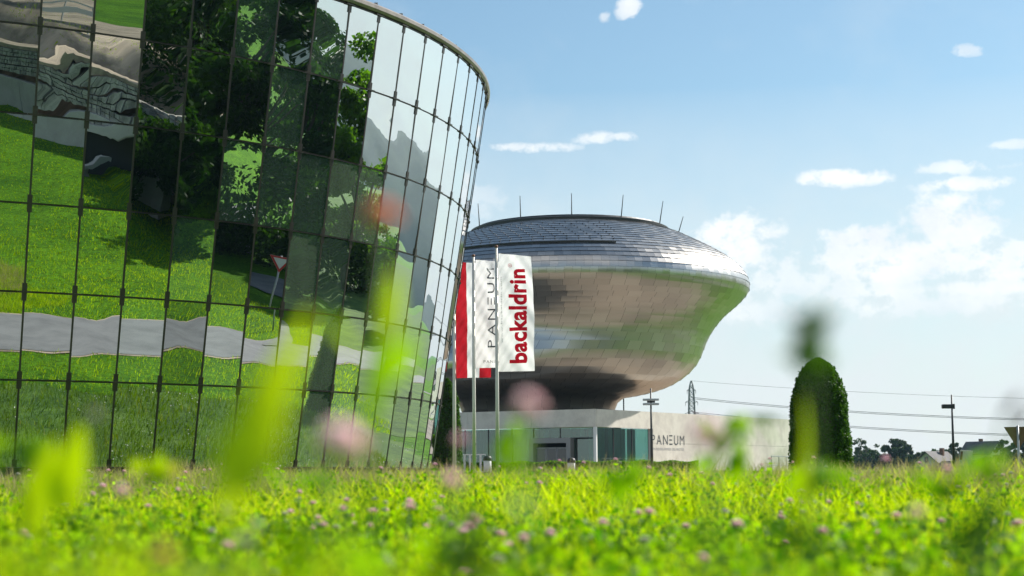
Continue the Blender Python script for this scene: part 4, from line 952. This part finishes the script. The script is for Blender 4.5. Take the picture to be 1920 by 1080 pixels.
# flowers: one prototype per kind, then copies
def clover_head(name, rad_, m, seed, n=300, flat=1.0):
    r = np.random.default_rng(seed); d = r.normal(size=(n, 3)); d /= np.linalg.norm(d, axis=1)[:, None]; d[:, 2] = np.abs(d[:, 2])*1.1-.35
    b = np.cross(d, [0, 0, 1.0]); b /= np.linalg.norm(b, axis=1)[:, None]+1e-9; w = rad_*.17; i_ = d*rad_*.35; o_ = d*rad_*np.c_[[1, 1, flat]].T*r.uniform(.85, 1.15, (n, 1))
    V = np.stack([i_-b*w*.4, i_+b*w*.4, o_+b*w, o_-b*w], 1).reshape(-1, 3)
    return mesh_np(name, V, np.arange(4*n).reshape(n, 4), m, cols=np.repeat(r.uniform(0, 1, n), 4))
def flower(kind, loc, size, m, label, group, bend=(.02, 0), leaf=True, gz=None, cat='flower'):
    x, y, z = loc; g = float(H(x, y)) if gz is None else gz; e = empty(kind, (x, y, g), label, cat, group); hz = z-g
    hd = clover_head('flower_head', size/2, m, int(abs(x*1000)+abs(y*977)) % 9999); hd.parent = e; hd.location = (0, 0, hz)
    mb = MB(); mb.tube([(bend[0], bend[1], -.02), (bend[0]*.6, bend[1]*.6, hz*.5), (0, 0, hz)], [.0018, .0016, .0012], 6); s_ = mb.build('stem', M['stem'], smooth=True); s_.parent = e
    if leaf:
        r = np.random.default_rng(int(abs(x)*5000)); C = np.array([[bend[0]*.5+dx, bend[1]*.5+dy, hz*f_] for dx, dy, f_ in ((.015,0,.62),(-.014,.006,.6),(.002,-.015,.63),(.018,.01,.86),(-.015,-.008,.88))])
        V, Fc = leaf_quads(C, .017, r, aspect=.55); l = mesh_np('foliage', V, Fc, M['clover_leaf'], cols=np.full(len(V), .7)); l.parent = e
    return e
NG = 'clover flowers close to the lens'
for (px, py, d, sz, m, lb) in ((640,832,.95,.031,'pale_pink','large blurred pale pink clover, widest blossom at the lower middle'),(990,762,1.05,.020,'pale_pink','blurred pink clover before the hall, right of the flags'),
    (716,402,1.0,.021,'orange_petal','blurred orange pink blossom high before the mirror glass'),(845,905,1.5,.022,'pink','small blurred pink clover below the flagpoles'),
    (228,922,2.2,.022,'pink','small pink clover low at the left'),(424,966,1.5,.024,'white_petal','white clover low at the left, biggest white blossom'),(176,780,1.3,.011,'white_petal','small cream blossom before the mirror glass at the left'),
    (1320,818,1.0,.020,'pink','dusky pink clover before the right wall of the hall'),(1660,862,4.0,.022,'pink','pink clover just right of the yew'),(1776,880,3.6,.022,'pink','pink clover below the lone lamp post'),
    (1718,962,1.8,.018,'pink','dull pink clover low at the right'),(860,826,1.6,.014,'pink','tiny pink clover before the leftmost flagpole'),(94,870,3.0,.016,'pink','pink clover at the far left'),
    (455,1015,1.5,.015,'white_petal','white clover at the bottom left of centre'),(480,985,1.9,.016,'white_petal','white clover right of the biggest white blossom'),(305,1040,1.0,.014,'orange_petal','yellowish blossom at the bottom left')):
    p = at(px, py, d); flower('clover_flower', p, sz, M[m], lb, NG, bend=(.02 if px > 960 else -.015, .0))
# countless-looking but countable meadow flowers: pink and white heads copied through the near meadow
r = np.random.default_rng(77)
pk = flower('pink_clover', (.35, 3.2, .30), .022, M['pink'], 'small pink clover head standing in the meadow grass', 'pink clovers in the meadow')
wh = flower('white_clover', (-.5, 3.6, .26), .018, M['white_petal'], 'small white clover head standing in the meadow grass', 'white clovers in the meadow')
cc = [(3.6+11*r.uniform()**.9, r.uniform(-.30, .30)) for _ in range(26)]
for k in range(170):
    src = pk if k % 5 < 3 else wh; c = src.copy(); COL.objects.link(c); d, a = cc[r.integers(0, 26)] if k % 4 else (3.4+11.5*r.uniform()**.9, r.uniform(-.30, .30)); d = max(3.2, d+r.normal(0, .5)); a += r.normal(0, .02); x, y = d*math.sin(a), d*math.cos(a)
    hz0 = src.children[0].location.z if src.children[0].name.startswith('flower') else .28
    g = float(H(x, y)); want = (.27+.11*r.uniform())*(1 if d < 8 else .86); c.location = (x, y, g+want-.30+(.02 if src is wh else 0)); c.rotation_euler = (r.normal(0, .1), r.normal(0, .1), r.uniform(0, 6)); s_ = r.uniform(1.0, 1.7); c.scale = (s_, s_, 1)
    for ch in src.children:
        q_ = ch.copy(); COL.objects.link(q_); q_.parent = c

def blade_plant(kind, pts, wid, m, label, cat, group=None, va=.5):
    """one broad grass blade along pts"""
    pts = [Vector(p) for p in pts]; V = []; n = 24
    for k in range(n+1):
        t = k/n*(len(pts)-1); i = min(int(t), len(pts)-2); f_ = t-i; p0 = pts[max(i-1, 0)]; p1 = pts[i]; p2 = pts[i+1]; p3_ = pts[min(i+2, len(pts)-1)]
        p = .5*((2*p1)+(-p0+p2)*f_+(2*p0-5*p1+4*p2-p3_)*f_*f_+(-p0+3*p1-3*p2+p3_)*f_**3); u = k/n; w = wid*.5*(1-u**2.2)*(.6+.8*min(u*3, 1))+.0002
        V += [p+Vector((-w, -.1*w, 0)), p+Vector((0, w*.5, 0)), p+Vector((w, -.1*w, 0))]
    fs = []
    for k in range(n): fs += [(3*k, 3*k+1, 3*k+4, 3*k+3), (3*k+1, 3*k+2, 3*k+5, 3*k+4)]
    o = mesh_np(kind, [tuple(v) for v in V], fs, m, smooth=True, cols=np.full(len(V), va)); return tag(o, label, cat, group)
BG = 'broad grass blades close to the lens'
blade_plant('grass_blade', [at(440, 930, .80), at(462, 850, .82), at(510, 730, .84), at(585, 580, .85)], .024, M['blade'], 'broad bright blurred blade slanting up before the mirror glass', 'grass blade', BG, .75)
blade_plant('grass_blade', [at(430, 980, .85), at(440, 900, .85), at(470, 800, .85), at(500, 735, .86)], .013, M['blade'], 'shorter blurred blade left of the broad slanting one', 'grass blade', BG, .75)
blade_plant('grass_blade', [at(690, 1040, 1.0), at(700, 830, 1.0), at(708, 640, 1.0), at(714, 420, 1.0)], .0036, M['stem'], 'thin blurred stalk below the orange pink blossom', 'grass blade', BG)
blade_plant('grass_blade', [at(698, 790, .98), at(706, 720, .98), at(716, 650, .98), at(722, 570, .98)], .010, M['clover_leaf'], 'dark green blurred leaf on the middle stalk', 'grass blade', BG)
blade_plant('grass_blade', [at(722, 640, .95), at(728, 590, .95), at(734, 545, .95), at(740, 500, .95)], .010, M['blade'], 'yellow green blurred leaf above the dark one', 'grass blade', BG)
blade_plant('grass_blade', [at(60, 1000, 1.3), at(72, 930, 1.3), at(84, 880, 1.3), at(104, 820, 1.3)], .022, M['blade'], 'bright leaf at the lower left corner', 'grass blade', BG)
blade_plant('grass_blade', [at(120, 960, 1.3), at(126, 900, 1.3), at(138, 850, 1.3), at(152, 795, 1.3)], .024, M['blade'], 'bright leaf standing right of the corner leaf', 'grass blade', BG)
blade_plant('grass_blade', [at(1500, 1000, 1.3), at(1506, 900, 1.3), at(1512, 820, 1.3), at(1508, 740, 1.3)], .005, M['blade'], 'yellow green blurred stalk before the yew', 'grass blade', BG)
blade_plant('grass_blade', [at(960, 900, .9), at(955, 860, .9), at(965, 830, .9), at(975, 790, .9)], .009, M['clover_leaf'], 'green leaf below the blurred pink clover', 'grass blade', BG)
blade_plant('grass_blade', [at(660, 660, .9), at(640, 630, .9), at(620, 620, .9), at(560, 600, .9)], .004, M['blade'], 'small leaf left of the middle stalk', 'grass blade', BG)
r = np.random.default_rng(9)
def sprig(px, py, d, w, hpx, n, m, label, gx=None):
    p = at(px, py, d); g = float(H(p.x, p.y)); e = empty('weed_sprig', (p.x, d, g), label, 'weed', 'leafy weeds close to the lens')
    C = np.array([[r.normal(0, w*d/F*.5), r.normal(0, .012), p.z-g+r.normal(0, hpx*d/F*.5)] for _ in range(n)]); V, Fc = leaf_quads(C, .0115*max(1, d/1.15), r, aspect=.55)
    l = mesh_np('foliage', V, Fc, m, cols=np.repeat(r.uniform(0, 1, n), 4)); l.parent = e
    mb = MB(); mb.tube([(.01, 0, -.02), (.004, 0, (p.z-g)*.6), (0, 0, p.z-g)], [.002, .0016, .0008], 6); s_ = mb.build('stem', M['stem'], smooth=True); s_.parent = e
sprig(1522, 645, .95, 46, 44, 18, M['yew'], 'dark blurred leafy tip above the yew')
sprig(1430, 797, 1.9, 62, 26, 12, M['clover_leaf'], 'green leafy sprig left of the yew'); sprig(1340, 820, 2.0, 50, 18, 8, M['clover_leaf'], 'smaller leafy sprig before the hall lettering')
sprig(1400, 858, 1.8, 90, 24, 12, M['clover_leaf'], 'bright leafy sprig below the green one'); sprig(955, 838, 1.7, 40, 50, 9, M['clover_leaf'], 'leafy sprig under the blurred pink clover')
sprig(1510, 900, 1.6, 80, 24, 10, M['clover_leaf'], 'bright leaves before the foot of the yew'); sprig(40, 850, 1.5, 70, 34, 12, M['clover_leaf'], 'bright leaves at the far left edge')
sprig(1840, 880, 1.6, 60, 30, 10, M['clover_leaf'], 'leafy sprig below the far houses'); sprig(585, 905, 1.6, 40, 24, 8, M['clover_leaf'], 'small sprig below the broad blade'); sprig(290, 880, 1.9, 60, 20, 8, M['blade'], 'low sprig before the foot of the glass building')
sprig(1850, 1010, .85, 90, 50, 16, M['yew'], 'dark leaf clump low in the right corner'); sprig(860, 1020, .9, 60, 50, 10, M['yew'], 'dark leaf clump at the bottom below the flags'); sprig(1480, 1000, .9, 60, 30, 8, M['yew'], 'dark leaf clump low under the yew'); sprig(1760, 905, 1.6, 60, 24, 9, M['clover_leaf'], 'leafy sprig below the lone lamp post'); sprig(1170, 900, 1.8, 60, 20, 8, M['clover_leaf'], 'leafy sprig below the concrete corner')
def plantain(px, py, d, lean, hpx, label):
    p = at(px, py, d); g = float(H(p.x, d)); e = empty('plantain', (p.x, d, g), label, 'weed', 'plantain seed heads'); z = p.z-g; L = hpx*d/F
    mb = MB(); mb.tube([(-lean, 0, -.02), (-lean*.5, 0, z*.6), (0, 0, z)], [.0014, .0012, .001], 6); s_ = mb.build('stem', M['stem'], smooth=True); s_.parent = e
    mb = MB(); mb.tube([(0, 0, z-L*.1), (lean*.03, 0, z+L*.2), (lean*.08, 0, z+L*.7), (lean*.1, 0, z+L)], [.001, .0032, .0028, .0006], 8); s_ = mb.build('seed_head', M['seedhead'], smooth=True); s_.parent = e
plantain(1884, 775, 1.1, .10, 34, 'brown plantain head at the right, higher of the two'); plantain(1905, 800, 1.5, .12, 26, 'brown plantain head close to the yield sign')

# ------------------------------------------------------------------ the air: far hills fade to blue
hm = bpy.data.materials.new('haze_air'); hm.use_nodes = True; t = hm.node_tree; t.nodes.clear()
pv = t.nodes.new('ShaderNodeVolumePrincipled'); pv.inputs['Color'].default_value = (.50,.75,1,1); pv.inputs['Density'].default_value = .00009; pv.inputs['Anisotropy'].default_value = .1
o_ = t.nodes.new('ShaderNodeOutputMaterial'); t.links.new(pv.outputs[0], o_.inputs['Volume'])
mb = MB(); mb.box((950, 750, 103), (3500, 3500, 214)); tag(mb.build('haze', hm), kind='stuff')
